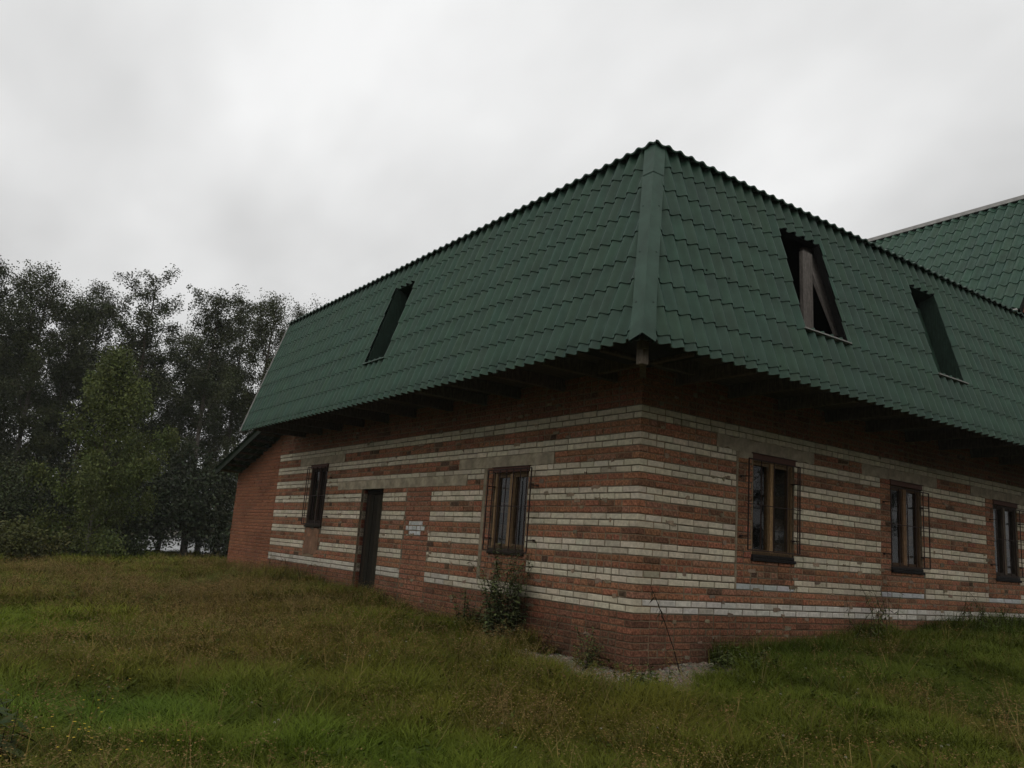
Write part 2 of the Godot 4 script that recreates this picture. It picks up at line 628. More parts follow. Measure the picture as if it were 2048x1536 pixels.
func make_walls() -> void:
	lay("L", 11.66)
	lay("R", 12.2)
	var mcol := Color(0.30, 0.225, 0.15)
	var roots := {}
	for s in ["L", "R"]:
		var holes := []
		for z in ZONES[s]:
			if z[4] == "X": holes.append(z)
		var g := Geo.new()
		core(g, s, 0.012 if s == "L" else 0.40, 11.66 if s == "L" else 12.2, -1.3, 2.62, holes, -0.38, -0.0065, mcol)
		if s == "R":
			wbox(g, s, 0.012, 0.40, -1.3, 2.62, -0.30, -0.009, mcol)
		roots[s] = part("brick_wall", g, mats["mortar"], house)
		for z in ZONES[s]:
			if z[4] == "C":
				var lintel: bool = s == "L"
				part("lintel" if z[3] - z[2] > 0.1 else "mortar_patch", slab_patch(s, z, 0.003 if lintel else 0.006, 0.012 if lintel else 0.035, Color(0.48, 0.42, 0.31) if lintel else Color(0.43, 0.37, 0.28)), mats["concrete"], roots[s])
			elif z[4] == "K":
				part("mortar_joint", slab_patch(s, z, -0.002, 0.006, Color(0.34, 0.285, 0.205)), mats["concrete"], roots[s])
			elif z[4] == "K2":
				part("mortar_patch", slab_patch(s, [z[0] + 0.05, z[1] - 0.03, z[2] + 0.06, z[3] - 0.05], 0.0035, 0.05, Color(0.30, 0.175, 0.115)), mats["concrete"], roots[s])
	# mortar smeared over the bricks here and there
	for s in ["L", "R"]:
		var sm := Geo.new()
		for q in 170:
			var u := rr(0.3, 11.2) if s == "L" else rr(0.3, 10.0)
			var y := floorf(rr(-8.0, 33.0)) * CO + rr(-0.02, 0.02)
			var clear := true
			for z in ZONES[s]:
				if u > z[0] - 0.15 and u < z[1] + 0.15 and y > z[2] - 0.1 and y < z[3] + 0.1 and z[4] in ["X", "C", "K", "K2"]:
					clear = false
			if clear:
				var w2 := rr(0.015, 0.07)
				var h2 := rr(0.010, 0.026)
				var one := slab_patch(s, [u - w2, u + w2, y - h2, y + h2], 0.0056 + 0.0001 * (q % 7), 0.02, vary(Color(0.33, 0.26, 0.185), 0.2))
				sm.v.append_array(one.v)
				sm.c.append_array(one.c)
		part("mortar_smears", sm, mats["concrete"], roots[s], "stuff").position = Vector3.ZERO
	# the plain wall of the lean-to at the far end, in the same plane
	lay("L", 14.62, 11.67, "Q")
	var lw := Geo.new()
	var slope_y := func(u: float) -> float: return 2.60 - (u - 11.9) * 0.279
	var tri_n := 12
	for i in tri_n:
		var ua := lerpf(11.66, 14.62, float(i) / tri_n)
		var ub := lerpf(11.66, 14.62, float(i + 1) / tri_n)
		wbox(lw, "L", ua, ub, -1.3, slope_y.call(ub) - 0.02, -0.38, -0.009, Color(0.26, 0.16, 0.11))
	wbox(lw, "L", 14.24, 14.618, -1.3, 1.8, -8.0, -0.381, Color(0.26, 0.10, 0.06))
	var lroot := part("lean_to_wall", lw, mats["mortar"], house)
	var kept := []
	for b in bricks:
		if b[2] == "L" and b[3] > 11.66:
			var top: float = slope_y.call(b[4])
			if b[6] > top:
				continue
			b.append("lean")
		kept.append(b)
	kept.sort_custom(func(p, q): return p[0] < q[0])
	var count := {"white": 0, "red": 0}
	var rest := {}
	for b in kept:
		var lean: bool = b.size() > 10
		var cls: String = b[1]
		var root: MeshInstance3D = lroot if lean else roots["L" if b[2] == "corner" else b[2]]
		if count[cls] < 300 and not lean:
			count[cls] += 1
			var g := Geo.new()
			brick_into(g, b)
			piece(cls + "_brick", g.mesh(), mats[cls + "_brick"], root)
		else:
			var key: String = cls + ("lean" if lean else b[2])
			if not rest.has(key):
				rest[key] = [Geo.new(), root, cls]
			brick_into(rest[key][0], b)
	for key in rest:
		piece(rest[key][2] + "_brick_courses", rest[key][0].mesh(), mats[rest[key][2] + "_brick"], rest[key][1], "stuff")
	# rooms behind: floor, ceiling and back walls keep the inside dark
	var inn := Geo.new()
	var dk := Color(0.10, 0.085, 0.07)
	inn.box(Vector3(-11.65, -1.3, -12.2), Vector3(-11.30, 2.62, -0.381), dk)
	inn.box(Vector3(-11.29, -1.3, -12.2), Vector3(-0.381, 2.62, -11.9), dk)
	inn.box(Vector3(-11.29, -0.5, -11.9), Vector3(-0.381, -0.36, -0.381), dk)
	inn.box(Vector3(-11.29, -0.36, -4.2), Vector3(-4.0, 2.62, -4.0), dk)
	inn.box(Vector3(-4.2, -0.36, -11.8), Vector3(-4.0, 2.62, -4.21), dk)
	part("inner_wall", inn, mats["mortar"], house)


# ------------------------------------------------------------------ windows, door, grilles
func window(side: String, u0: float, u1: float, y0: float, y1: float, fcol: Color, style: String) -> void:
	var d := -0.03
	var g := Geo.new()
	var fw := 0.042
	wbox(g, side, u0 + 0.002, u0 + fw, y0 + 0.05, y1 - 0.004, d - 0.09, d, fcol, 0.004)
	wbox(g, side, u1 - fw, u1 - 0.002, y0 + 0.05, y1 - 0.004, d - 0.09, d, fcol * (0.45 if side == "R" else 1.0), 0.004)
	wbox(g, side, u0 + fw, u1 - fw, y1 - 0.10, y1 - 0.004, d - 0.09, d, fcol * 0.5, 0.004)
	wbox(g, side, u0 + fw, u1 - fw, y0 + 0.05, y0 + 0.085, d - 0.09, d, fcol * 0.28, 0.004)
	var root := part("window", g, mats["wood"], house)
	var mid := (u0 + u1) * 0.5 + (0.0 if side == "R" else 0.01)
	var mg := Geo.new()
	wbox(mg, side, mid - 0.042, mid - 0.003, y0 + 0.085, y1 - 0.10, d - 0.08, d + 0.006, fcol * 1.05, 0.004)
	wbox(mg, side, mid + 0.003, mid + 0.042, y0 + 0.085, y1 - 0.10, d - 0.08, d + 0.002, fcol * 0.9, 0.004)
	part("mullion", mg, mats["wood"], root)
	for k in 2:
		var a := u0 + fw if k == 0 else mid + 0.042
		var b := mid - 0.042 if k == 0 else u1 - fw
		var sg := Geo.new()
		var sc := fcol * (0.30 if style == "dark" else 0.42)
		var sw := 0.026
		wbox(sg, side, a, a + sw, y0 + 0.085, y1 - 0.10, d - 0.075, d - 0.018, sc)
		wbox(sg, side, b - sw, b, y0 + 0.085, y1 - 0.10, d - 0.075, d - 0.018, sc)
		wbox(sg, side, a + sw, b - sw, y1 - 0.14, y1 - 0.10, d - 0.075, d - 0.018, sc)
		wbox(sg, side, a + sw, b - sw, y0 + 0.085, y0 + 0.115, d - 0.075, d - 0.018, sc)
		part("sash", sg, mats["wood"], root)
		var pg := Geo.new()
		pg.quad(wp(side, a + sw, y0 + 0.115, d - 0.045), wp(side, b - sw, y0 + 0.115, d - 0.045), wp(side, b - sw, y1 - 0.14, d - 0.048), wp(side, a + sw, y1 - 0.14, d - 0.048), Color.WHITE)
		part("pane", pg, mats["glass"], root)
	# steel angle over the opening, boards or a flashing as sill
	var hg := Geo.new()
	wbox(hg, side, u0 - 0.012, u1 + 0.012, y1 - 0.075, y1 - 0.003, d - 0.02, 0.012, Color(0.13, 0.055, 0.04), 0.003)
	wbox(hg, side, u0 - 0.03, u1 + 0.03, y1 - 0.010, y1 + 0.002, d - 0.02, 0.024, Color(0.07, 0.03, 0.022), 0.002)
	part("lintel_angle", hg, mats["rust"], root)
	var sg2 := Geo.new()
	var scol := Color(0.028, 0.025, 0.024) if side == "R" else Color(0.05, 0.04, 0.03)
	wbox(sg2, side, u0 - 0.012, u1 + 0.012, y0 - 0.03, y0 + 0.01, -0.15, 0.028, scol, 0.006)
	wbox(sg2, side, u0 + 0.002, u1 - 0.002, y0 + 0.01, y0 + 0.05, -0.15, 0.01, scol * 1.4, 0.006)
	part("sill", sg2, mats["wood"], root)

func grille(side: String, u0: float, u1: float, y0: float, y1: float, d: float, uprights: Array, midbar: float) -> void:
	var c := Color(0.045, 0.026, 0.020)
	var g := Geo.new()
	var w := 0.015
	for y in [y0, y1]:
		wbox(g, side, u0, u1, y - w * 0.5, y + w * 0.5, d - 0.006, d + 0.006, c)
	for u in [u0, u1]:
		wbox(g, side, u - w * 0.5, u + w * 0.5, y0, y1, d - 0.0055, d + 0.0065, c)
	var root := part("window_grille", g, mats["rust"], house)
	for u in uprights:
		var b := Geo.new()
		wbox(b, side, u - 0.0055, u + 0.0055, y0 + 0.004, y1 - 0.004, d - 0.005, d + 0.0055, c)
		piece("bar", b.mesh(), mats["rust"], root)
	var mb := Geo.new()
	wbox(mb, side, u0 - 0.05, u1 + 0.02, midbar - 0.005, midbar + 0.005, d + 0.0065, d + 0.016, c)
	piece("bar", mb.mesh(), mats["rust"], root)
	for y in [y0 + 0.16, y1 - 0.22]:
		for u in [u0, u1]:
			var b := Geo.new()
			var out := 0.045 if u == u1 else -0.045
			b.bar(wp(side, u, y, d), wp(side, u + out * 0.1, y + 0.005, -0.02), 0.012, 0.012, c)
			b.bar(wp(side, u + out * 0.1 - 0.02, y, 0.022), wp(side, u + out * 0.1 + 0.02, y + 0.004, 0.012), 0.024, 0.024, c)
			piece("bracket", b.mesh(), mats["rust"], root)

func make_openings() -> void:
	var old := Color(0.48, 0.32, 0.18)
	window("R", 1.96, 2.80, 0.539, 1.848, Color(0.50, 0.32, 0.165), "")
	window("R", 5.07, 5.92, 0.539, 1.848, Color(0.36, 0.22, 0.125), "dark")
	window("R", 8.18, 9.02, 0.539, 1.848, Color(0.20, 0.15, 0.11), "dark")
	window("L", 2.08, 2.90, 0.385, 1.540, old, "")
	window("L", 8.85, 9.69, 0.616, 1.848, Color(0.12, 0.08, 0.06), "dark")
	grille("R", 1.735, 2.75, 0.635, 1.745, 0.12, [1.97, 2.22, 2.48, 2.71], 1.19)
	grille("R", 4.87, 5.90, 0.60, 1.72, 0.12, [5.08, 5.30, 5.52, 5.74], 1.19)
	grille("R", 8.02, 9.03, 0.60, 1.72, 0.12, [8.22, 8.44, 8.64, 8.84], 1.19)
	grille("L", 1.86, 2.86, 0.40, 1.485, 0.12, [2.74, 2.58, 2.42, 2.26, 2.10, 1.95], 0.99)
	grille("L", 8.60, 9.60, 0.64, 1.78, 0.12, [9.5, 9.3, 9.1, 8.9, 8.7], 1.2)
	# planked door, set back in its opening
	var dg := Geo.new()
	wbox(dg, "L", 6.30, 7.16, -0.62, 1.305, -0.20, -0.155, Color(0.02, 0.016, 0.012))
	var root := part("door", dg, mats["dark_wood"], house)
	var u := 6.31
	for k in 6:
		var pl := Geo.new()
		wbox(pl, "L", u, u + 0.132, -0.60, 1.26 + rr(-0.01, 0.01), -0.153, -0.125 + rr(-0.006, 0.008), vary(Color(0.042, 0.036, 0.026), 0.25), 0.004)
		piece("plank", pl.mesh(), mats["dark_wood"], root)
		u += 0.141
	var fr := Geo.new()
	wbox(fr, "L", 7.085, 7.16, -0.60, 1.30, -0.153, -0.115, Color(0.03, 0.022, 0.016), 0.004)
	wbox(fr, "L", 6.30, 6.36, -0.60, 1.30, -0.153, -0.10, Color(0.025, 0.02, 0.016), 0.004)
	wbox(fr, "L", 6.36, 7.085, 1.22, 1.30, -0.153, -0.10, Color(0.02, 0.016, 0.014), 0.004)
	piece("door_frame", fr.mesh(), mats["dark_wood"], root)
	for j in range(-8, 17):
		var pale := posmod(j, 4) >= 2 and j >= -2
		var rv := Geo.new()
		wbox(rv, "L", 7.152, 7.20, j * CO + 0.006, (j + 1) * CO - 0.006, -0.15, -0.053, vary(Color(0.44, 0.38, 0.29) if pale else Color(0.28, 0.10, 0.062), 0.15), 0.004)
		piece("reveal_brick", rv.mesh(), mats["red_brick"], root)
	var th := Geo.new()
	wbox(th, "L", 6.28, 7.18, -0.75, -0.58, -0.30, 0.06, Color(0.16, 0.15, 0.13), 0.022)
	piece("threshold", th.mesh(), mats["concrete"], root)


# ------------------------------------------------------------------ roof
# a frame of a roof face: origin, x along the eave, y up the slope, z outward
func face_left() -> Transform3D:
	var s := Vector3(0, HT - HE, IZ - OZ).normalized()
	return Transform3D(Basis(Vector3.RIGHT, s, Vector3.RIGHT.cross(s)), Vector3(0, HE, OZ))

func face_right() -> Transform3D:
	var s := Vector3(IX - OX, HT - HE, 0).normalized()
	var x := Vector3(0, 0, -1)
	return Transform3D(Basis(x, s, x.cross(s)), Vector3(OX, HE, 0))

var deep := 0.056      # depth of the wave of the sheet being built

func wave(u: float) -> float:
	return deep * pow(0.5 + 0.5 * cos(TAU * u / PITCH), 1.35)

func tile_height(u: float, s: float, row0: float, step: float) -> float:
	return wave(u) + 0.014 * (1.0 - clampf((s - row0) / step, 0.0, 1.0))

# one pressed tile between u0..u1, s0..s1 of the row that starts at row0; lo and hi clip x by a line that leans with s
func tile_geo(g: Geo, tf: Transform3D, u0: float, u1: float, s0: float, s1: float, row0: float, step: float, clip: Callable, col: Color, div := 12) -> void:
	var cols := maxi(2, int(round(div * (u1 - u0) / PITCH)))
	var ss := [s0, lerpf(s0, s1, 0.5), s1]
	var p := []
	var nn := []
	for k in 3:
		var r := []
		var rn := []
		for i in cols + 1:
			var u := lerpf(u0, u1, float(i) / cols)
			var s: float = ss[k]
			u = clip.call(u, s)
			var dh := (wave(u + 0.002) - wave(u - 0.002)) / 0.004
			r.append(tf * Vector3(u, s, tile_height(u, s, row0, step)))
			rn.append((tf.basis * Vector3(-dh, 0.014 / step, 1)).normalized())
		p.append(r)
		nn.append(rn)
	for k in 2:
		for i in cols:
			var a := [p[k][i], p[k][i + 1], p[k + 1][i + 1], p[k + 1][i]]
			var b := [nn[k][i], nn[k][i + 1], nn[k + 1][i + 1], nn[k + 1][i]]
			for m in [0, 2, 1, 0, 3, 2]:
				g.v.append(a[m]); g.n.append(b[m]); g.c.append(col)
	if s0 <= row0 + 0.001 or s0 < 0.0:   # the pressed step below the row
		for i in cols:
			var q0: Vector3 = p[0][i]
			var q1: Vector3 = p[0][i + 1]
			var drop := tf.basis * Vector3(0, 0.004, -0.018)
			var dn := -tf.basis.y
			var a := [q0, q1, q1 + drop, q0 + drop]
			for m in [0, 1, 2, 0, 2, 3]:
				g.v.append(a[m]); g.n.append(dn); g.c.append(col)

var tiles := []   # [distance, geometry, transform, root]

func tile_face(tf: Transform3D, x0: float, x1: float, s_lo: float, s_hi: float, step: float, step0: float, clip: Callable, holes: Array, root: Node, col: Color, phase := 0.0) -> void:
	var i0 := int(floor((x0 - phase) / PITCH)) - 1
	var i1 := int(ceil((x1 - phase) / PITCH)) + 1
	var k := -1
	while true:
		var r0 := step0 + k * step
		var r1 := r0 + step
		k += 1
		if r0 > s_hi:
			break
		var a := maxf(r0, s_lo)
		var b := minf(r1, s_hi)
		if b - a < 0.004:
			continue
		for i in range(i0, i1):
			# crest to crest
			var ua := maxf(i * PITCH + phase, x0)
			var ub := minf((i + 1) * PITCH + phase, x1)
			if ub - ua < 0.01:
				continue
			# clipped away entirely by the hip?
			if absf(clip.call(ua, a) - clip.call(ub, a)) < 0.006 and absf(clip.call(ua, b) - clip.call(ub, b)) < 0.006:
				continue
			var bits := [[ua, ub, a, b]]
			for h in holes:
				var nb := []
				for t in bits:
					if t[1] <= h[0] or t[0] >= h[1] or t[3] <= h[2] or t[2] >= h[3]:
						nb.append(t)
						continue
					if t[0] < h[0]: nb.append([t[0], h[0], t[2], t[3]])
					if t[1] > h[1]: nb.append([h[1], t[1], t[2], t[3]])
					var l: float = maxf(t[0], h[0])
					var r: float = minf(t[1], h[1])
					if t[2] < h[2]: nb.append([l, r, t[2], h[2]])
					if t[3] > h[3]: nb.append([l, r, h[3], t[3]])
				bits = nb
			if bits.is_empty():
				continue
			var g := Geo.new()
			var sheet := 1.0 + 0.07 * sin(floor((i + 200) / 6.0) * 12.9898 + step * 7.0)
			var cc := Color(col.r * rr(0.95, 1.05), col.g * rr(0.97, 1.03), col.b * rr(0.97, 1.03)) * sheet
			for t in bits:
				if t[1] - t[0] > 0.008 and t[3] - t[2] > 0.004:
					tile_geo(g, tf, t[0], t[1], t[2], t[3], r0, step, clip, cc)
			if g.v.size():
				tiles.append([(tf * Vector3((ua + ub) * 0.5, (a + b) * 0.5, 0)).distance_to(EYE), g, root])

func fbox(g: Geo, tf: Transform3D, lo: Vector3, hi: Vector3, col: Color) -> void:
	g.obox(tf * ((lo + hi) * 0.5), tf.basis, (hi - lo) * 0.5, col)

func make_roof() -> void:
	var green := Color(0.052, 0.102, 0.076)
	var grey := Color(0.26, 0.255, 0.24)
	var dark := Color(0.024, 0.028, 0.024)
	var fl := face_left()
	var fr := face_right()
	var ll := Vector2(HT - HE, OZ - IZ).length()
	var lr := Vector2(HT - HE, OX - IX).length()
	var hip_l := func(s: float) -> float: return OX + (IX - OX) * s / ll
	var hip_r := func(s: float) -> float: return -OZ + (OZ - IZ) * s / lr
	var holes_l := [[-5.30, -4.60, 0.72, 2.135]]
	var holes_r := [[1.475, 2.345, 0.72, 2.135], [4.445, 5.17, 0.72, 2.135]]
	# boarded shell behind the tiles, with the openings cut through
	var g := Geo.new()
	for part_l in [[-10.60, -5.30, 0.0, 2.6], [-4.60, 0.45, 0.0, 2.6], [-5.30, -4.60, 0.0, 0.72], [-5.30, -4.60, 2.135, 2.6]]:
		fbox(g, fl, Vector3(part_l[0], part_l[2], -0.045), Vector3(part_l[1], part_l[3], -0.012), dark)
	for part_r in [[-0.42, 1.475, 0.0, 2.6], [2.345, 4.445, 0.0, 2.6], [5.17, 12.2, 0.0, 2.6], [1.475, 2.345, 0.0, 0.72], [1.475, 2.345, 2.135, 2.6], [4.445, 5.17, 0.0, 0.72], [4.445, 5.17, 2.135, 2.6]]:
		fbox(g, fr, Vector3(part_r[0], part_r[2], -0.045), Vector3(part_r[1], part_r[3], -0.012), dark)
	# hip corner, upper deck, closed ends
	for k in 4:
		var s0 := k * 0.65
		var a := Vector3(OX + (IX - OX) * s0 / lr, HE + (HT - HE) * s0 / ll, OZ + (IZ - OZ) * s0 / ll)
		var s1 := (k + 1) * 0.65
		var b := Vector3(OX + (IX - OX) * s1 / lr, HE + (HT - HE) * s1 / ll, OZ + (IZ - OZ) * s1 / ll)
		g.hexa([Vector3(0.2, a.y, 0.2), Vector3(a.x - 0.03, a.y, 0.2), Vector3(0.1, b.y, 0.1), Vector3(b.x - 0.03, b.y, 0.1),
			Vector3(0.2, a.y, a.z - 0.03), Vector3(a.x - 0.03, a.y, a.z - 0.03), Vector3(0.1, b.y, b.z - 0.03), Vector3(b.x - 0.03, b.y, b.z - 0.03)], dark)
	g.box(Vector3(-10.60, 4.90, -12.2), Vector3(0.45, 4.985, 0.40), dark)
	g.box(Vector3(-10.60, 2.75, -12.2), Vector3(-10.50, 4.89, 0.42), dark)
	g.box(Vector3(-10.49, 2.75, -12.2), Vector3(0.4, 4.89, -12.1), dark)
	var root := part("roof", g, mats["dark_wood"], house)
	var none := func(u: float, _s: float) -> float: return u
	var clip_l := func(u: float, s: float) -> float: return minf(u, hip_l.call(s) - 0.02)
	var clip_r := func(u: float, s: float) -> float: return maxf(u, hip_r.call(s) + 0.02)
	tile_face(fl, -10.61, 1.3, -0.06, 2.58, STEP, STEP0, clip_l, holes_l, root, green, 0.06)
	tile_face(fr, -1.3, 12.2, -0.06, 2.58, STEP, STEP0, clip_r, holes_r, root, green, 0.03)
	# hip cap: two overlapping lengths of folded sheet
	var hip := func(s: float, out: float) -> Vector3:
		return Vector3(OX + (IX - OX) * s / lr, HE + (HT - HE) * s / ll, OZ + (IZ - OZ) * s / ll) + (fl.basis.z + fr.basis.z).normalized() * out
	for seg in [[-0.05, 2.16, 0.080], [2.08, 2.55, 0.088]]:
		var cg := Geo.new()
		var n := 6
		for k in n:
			var s0 := lerpf(seg[0], seg[1], float(k) / n)
			var s1 := lerpf(seg[0], seg[1], float(k + 1) / n)
			for sd in 2:
				var wl := (fl.basis.x * -0.165 + fl.basis.z * -0.002) if sd == 0 else (fr.basis.x * 0.165 + fr.basis.z * -0.002)
				var lip := fl.basis.z * -0.05 if sd == 0 else fr.basis.z * -0.05
				var a0: Vector3 = hip.call(s0, seg[2] + 0.012)
				var a1: Vector3 = hip.call(s1, seg[2] + 0.012)
				var drop := (fl.basis.y if sd == 0 else fr.basis.y) * (-0.06 if k == 0 and seg[0] < 0.0 else 0.0)
				cg.quad(a0, a1, a1 + wl, a0 + wl + drop, green * 1.02)
				cg.quad(a0 + wl + drop, a1 + wl, a1 + wl + lip, a0 + wl + lip + drop, green * 1.02)
		part("hip_cap", cg, mats["tile"], root)
	# screws on the cap
	for k in [0.34, 0.98, 1.62]:
		for sd in 2:
			var sg := Geo.new()
			var at: Vector3 = hip.call(k, 0.086) + ((fl.basis.x * -0.115) if sd == 0 else (fr.basis.x * 0.115))
			sg.obox(at, fl.basis if sd == 0 else fr.basis, Vector3(0.007, 0.007, 0.006), green * 0.4)
			part("screw", sg, mats["tile"], root)
	# verge board on the far end of the steep slope
	var vg := Geo.new()
	fbox(vg, fl, Vector3(-10.70, -0.08, -0.06), Vector3(-10.61, 2.66, 0.065), grey * 0.75)
	part("verge_trim", vg, mats["metal"], root)
	# flashing under each opening, bare boards beside it
	var k := 0
	for h in [[fl, holes_l[0]], [fr, holes_r[0]], [fr, holes_r[1]]]:
		var sg := Geo.new()
		var lift := 0.03
		fbox(sg, h[0], Vector3(h[1][0] - 0.03, h[1][2] - 0.05, 0.03), Vector3(h[1][1] + 0.03, h[1][2] - 0.035, 0.075), grey * 0.8 if k else green * 0.9)
		fbox(sg, h[0], Vector3(h[1][0] - 0.02, h[1][2] - 0.035, -0.10), Vector3(h[1][1] + 0.02, h[1][2] + 0.012, lift), Color(0.14, 0.12, 0.10) if k else green * 0.8)
		part("window_flashing", sg, mats["metal"], root)
		k += 1
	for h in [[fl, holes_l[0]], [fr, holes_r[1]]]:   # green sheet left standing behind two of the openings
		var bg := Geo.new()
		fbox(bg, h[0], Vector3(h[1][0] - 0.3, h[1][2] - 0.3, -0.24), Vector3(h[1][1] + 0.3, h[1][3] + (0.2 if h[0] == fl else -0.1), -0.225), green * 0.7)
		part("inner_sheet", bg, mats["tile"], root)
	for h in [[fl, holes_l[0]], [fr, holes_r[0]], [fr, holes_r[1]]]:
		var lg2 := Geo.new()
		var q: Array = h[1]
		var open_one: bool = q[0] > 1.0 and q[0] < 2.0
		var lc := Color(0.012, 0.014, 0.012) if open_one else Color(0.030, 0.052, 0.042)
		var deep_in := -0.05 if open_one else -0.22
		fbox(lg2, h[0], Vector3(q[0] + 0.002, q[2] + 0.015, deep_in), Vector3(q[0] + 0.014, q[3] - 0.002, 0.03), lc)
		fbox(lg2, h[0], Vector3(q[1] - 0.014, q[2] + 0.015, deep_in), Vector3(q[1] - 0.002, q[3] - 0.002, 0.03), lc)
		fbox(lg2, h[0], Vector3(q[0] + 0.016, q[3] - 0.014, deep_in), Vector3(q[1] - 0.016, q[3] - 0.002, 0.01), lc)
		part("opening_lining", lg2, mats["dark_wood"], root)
	rng.seed = 40
	for kk2 in 70:
		var left := kk2 < 36
		var f: Transform3D = fl if left else fr
		var row := rng.randi() % 7
		var uu: float = (floor(rr(-56.0, 4.0)) + 0.5) * PITCH + 0.06 if left else (floor(rr(-3.0, 42.0)) + 0.5) * PITCH + 0.03
		var ss := STEP0 + row * STEP + 0.05
		var bad: bool = (left and uu > hip_l.call(ss) - 0.3) or (not left and uu < hip_r.call(ss) + 0.3)
		for q in (holes_l if left else holes_r):
			if uu > q[0] - 0.1 and uu < q[1] + 0.1 and ss > q[2] - 0.1 and ss < q[3] + 0.1:
				bad = true
		if bad: continue
		var sg := Geo.new()
		sg.obox(f * Vector3(uu, ss, 0.018), f.basis, Vector3(0.008, 0.008, 0.008), green * 0.35)
		part("screw", sg, mats["tile"], root)
	# boards standing in the open dormer of the long side
	var wc := Color(0.23, 0.21, 0.195)
	var b1 := Geo.new()
	b1.bar(Vector3(0.62, 3.30, -2.19), Vector3(0.60, 4.42, -2.18), 0.05, 0.20, wc, Vector3(0, 0, 1))
	part("board", b1, mats["wood"], root)
	var b2 := Geo.new()
	b2.bar(Vector3(0.80, 3.38, -2.62), Vector3(0.50, 4.55, -2.33), 0.04, 0.25, wc * 1.15, Vector3(0, 0, 1))
	part("board", b2, mats["wood"], root)
	var b3 := Geo.new()
	b3.bar(Vector3(0.45, 3.32, -2.34), Vector3(0.45, 4.1, -2.35), 0.03, 0.06, wc * 0.9, Vector3(0, 0, 1))
	part("board", b3, mats["wood"], root)
	for kk in 5:
		var bb := Geo.new()
		bb.box(Vector3(-0.5, 3.1 + kk * 0.2, -3.4), Vector3(-0.46, 3.27 + kk * 0.2, -1.2), Color(0.06, 0.05, 0.045))
		part("board", bb, mats["dark_wood"], root)

	# low upper slopes above the mansard; their wavy edge overhangs it
	var a12 := deg_to_rad(12.0)
	var ov := 0.12
	deep = 0.030
	var ul := Transform3D(Basis(Vector3.RIGHT, Vector3(0, sin(a12), -cos(a12)), Vector3(0, cos(a12), sin(a12))), Vector3(0, HT - 0.06, IZ + ov))
	var sr := Vector3(-cos(a12), sin(a12), 0)
	var xr := Vector3(0, 0, -1)
	var ur := Transform3D(Basis(xr, sr, xr.cross(sr)), Vector3(IX + ov, HT - 0.06, 0))
	var ug := Geo.new()
	var ucl := func(u: float, s: float) -> float: return minf(u, IX + ov - s * cos(a12))
	var ucr := func(u: float, s: float) -> float: return maxf(u, -IZ - ov + s * cos(a12))
	for f in [[ul, -10.68, 0.8, ucl], [ur, -0.7, 12.2, ucr]]:
		var r := 0
		while r < 8:
			var x: float = f[1]
			while x < f[2]:
				tile_geo(ug, f[0], x, minf(x + PITCH, f[2]), r * 0.35, (r + 1) * 0.35, r * 0.35, 0.35, f[3], green, 10)
				x += PITCH
			r += 1
	deep = 0.056
	var upper := part("upper_roof", ug, mats["tile"], root, "stuff")
	upper.set_meta("kind", "stuff")
	# ridge cap of the upper hip, its end standing proud at the corner
	var rg := Geo.new()
	var tip := Vector3(IX + ov - 0.03, HT - 0.02, IZ + ov - 0.03)
	var back := tip + Vector3(-2.4, 0.52, -2.4)
	for w in [Vector3(-0.13, -0.028, 0.01), Vector3(0.01, -0.028, -0.10)]:
		rg.quad(tip, back, back + w, tip + w, green * 0.7)
		rg.quad(tip + Vector3(0, -0.006, 0), back + Vector3(0, -0.006, 0), back + w + Vector3(0, -0.006, 0), tip + w + Vector3(0, -0.006, 0), green * 0.7)
	part("ridge_cap", rg, mats["tile"], root)

	# eaves: boarded soffit on rafters
	var so := Geo.new()
	so.box(Vector3(-10.85, 2.625, -12.2), Vector3(OX - 0.10, 2.70, OZ - 0.10), Color(0.12, 0.105, 0.085))
	var soffit := part("soffit", so, mats["dark_wood"], house)
	var rc := Color(0.16, 0.135, 0.11)
	for x in [0.52, -0.47, -1.46, -2.42, -3.28, -4.22, -5.4, -6.4, -7.4, -8.4, -9.4, -10.3]:
		var rf := Geo.new()
		rf.box(Vector3(x - 0.035, 2.47, -0.30), Vector3(x + 0.035, 2.624, OZ - 0.12), vary(rc, 0.2), 0.006)
		piece("rafter", rf.mesh(), mats["dark_wood"], soffit)
	for z in [0.4, -0.57, -1.49, -2.48, -3.5, -4.48, -5.54, -6.5, -7.5, -8.5]:
		var rf := Geo.new()
		rf.box(Vector3(-0.30, 2.47, z - 0.035), Vector3(OX - 0.12, 2.624, z + 0.035), vary(rc, 0.2), 0.006)
		piece("rafter", rf.mesh(), mats["dark_wood"], soffit)
	var post := Geo.new()
	post.bar(Vector3(0.1, 2.50, 0.1), Vector3(1.08, 2.50, 1.06), 0.07, 0.15, rc * 1.3)
	piece("rafter", post.mesh(), mats["dark_wood"], soffit)
	var drop := Geo.new()
	drop.box(Vector3(0.97, 2.28, 0.95), Vector3(1.06, 2.60, 1.04), rc * 1.6, 0.006)
	piece("rafter_end", drop.mesh(), mats["dark_wood"], soffit)

	# lean-to roof at the far end, its underside seen
	var lg := Geo.new()
	var sl := Vector3(-0.9632, -0.2687, 0)
	var lt := Transform3D(Basis(Vector3(0, 0, 1), -sl, Vector3(0, 0, 1).cross(-sl)), Vector3(-14.78, 1.86, 0))
	var row := 0
	while row < 12:
		var x := -8.0
		while x < 0.56:
			tile_geo(lg, lt, x, minf(x + PITCH, 0.57), row * 0.35, (row + 1) * 0.35, row * 0.35, 0.35, none, green * 0.8, 8)
			x += PITCH
		row += 1
	var lroot := part("lean_to_roof", lg, mats["tile"], house)
	for q in 9:
		var s := 0.12 + q * 0.46
		var pg := Geo.new()
		fbox(pg, lt, Vector3(-7.9, s, -0.045), Vector3(0.50, s + 0.09, -0.012), vary(rc, 0.25))
		part("purlin", pg, mats["dark_wood"], lroot)
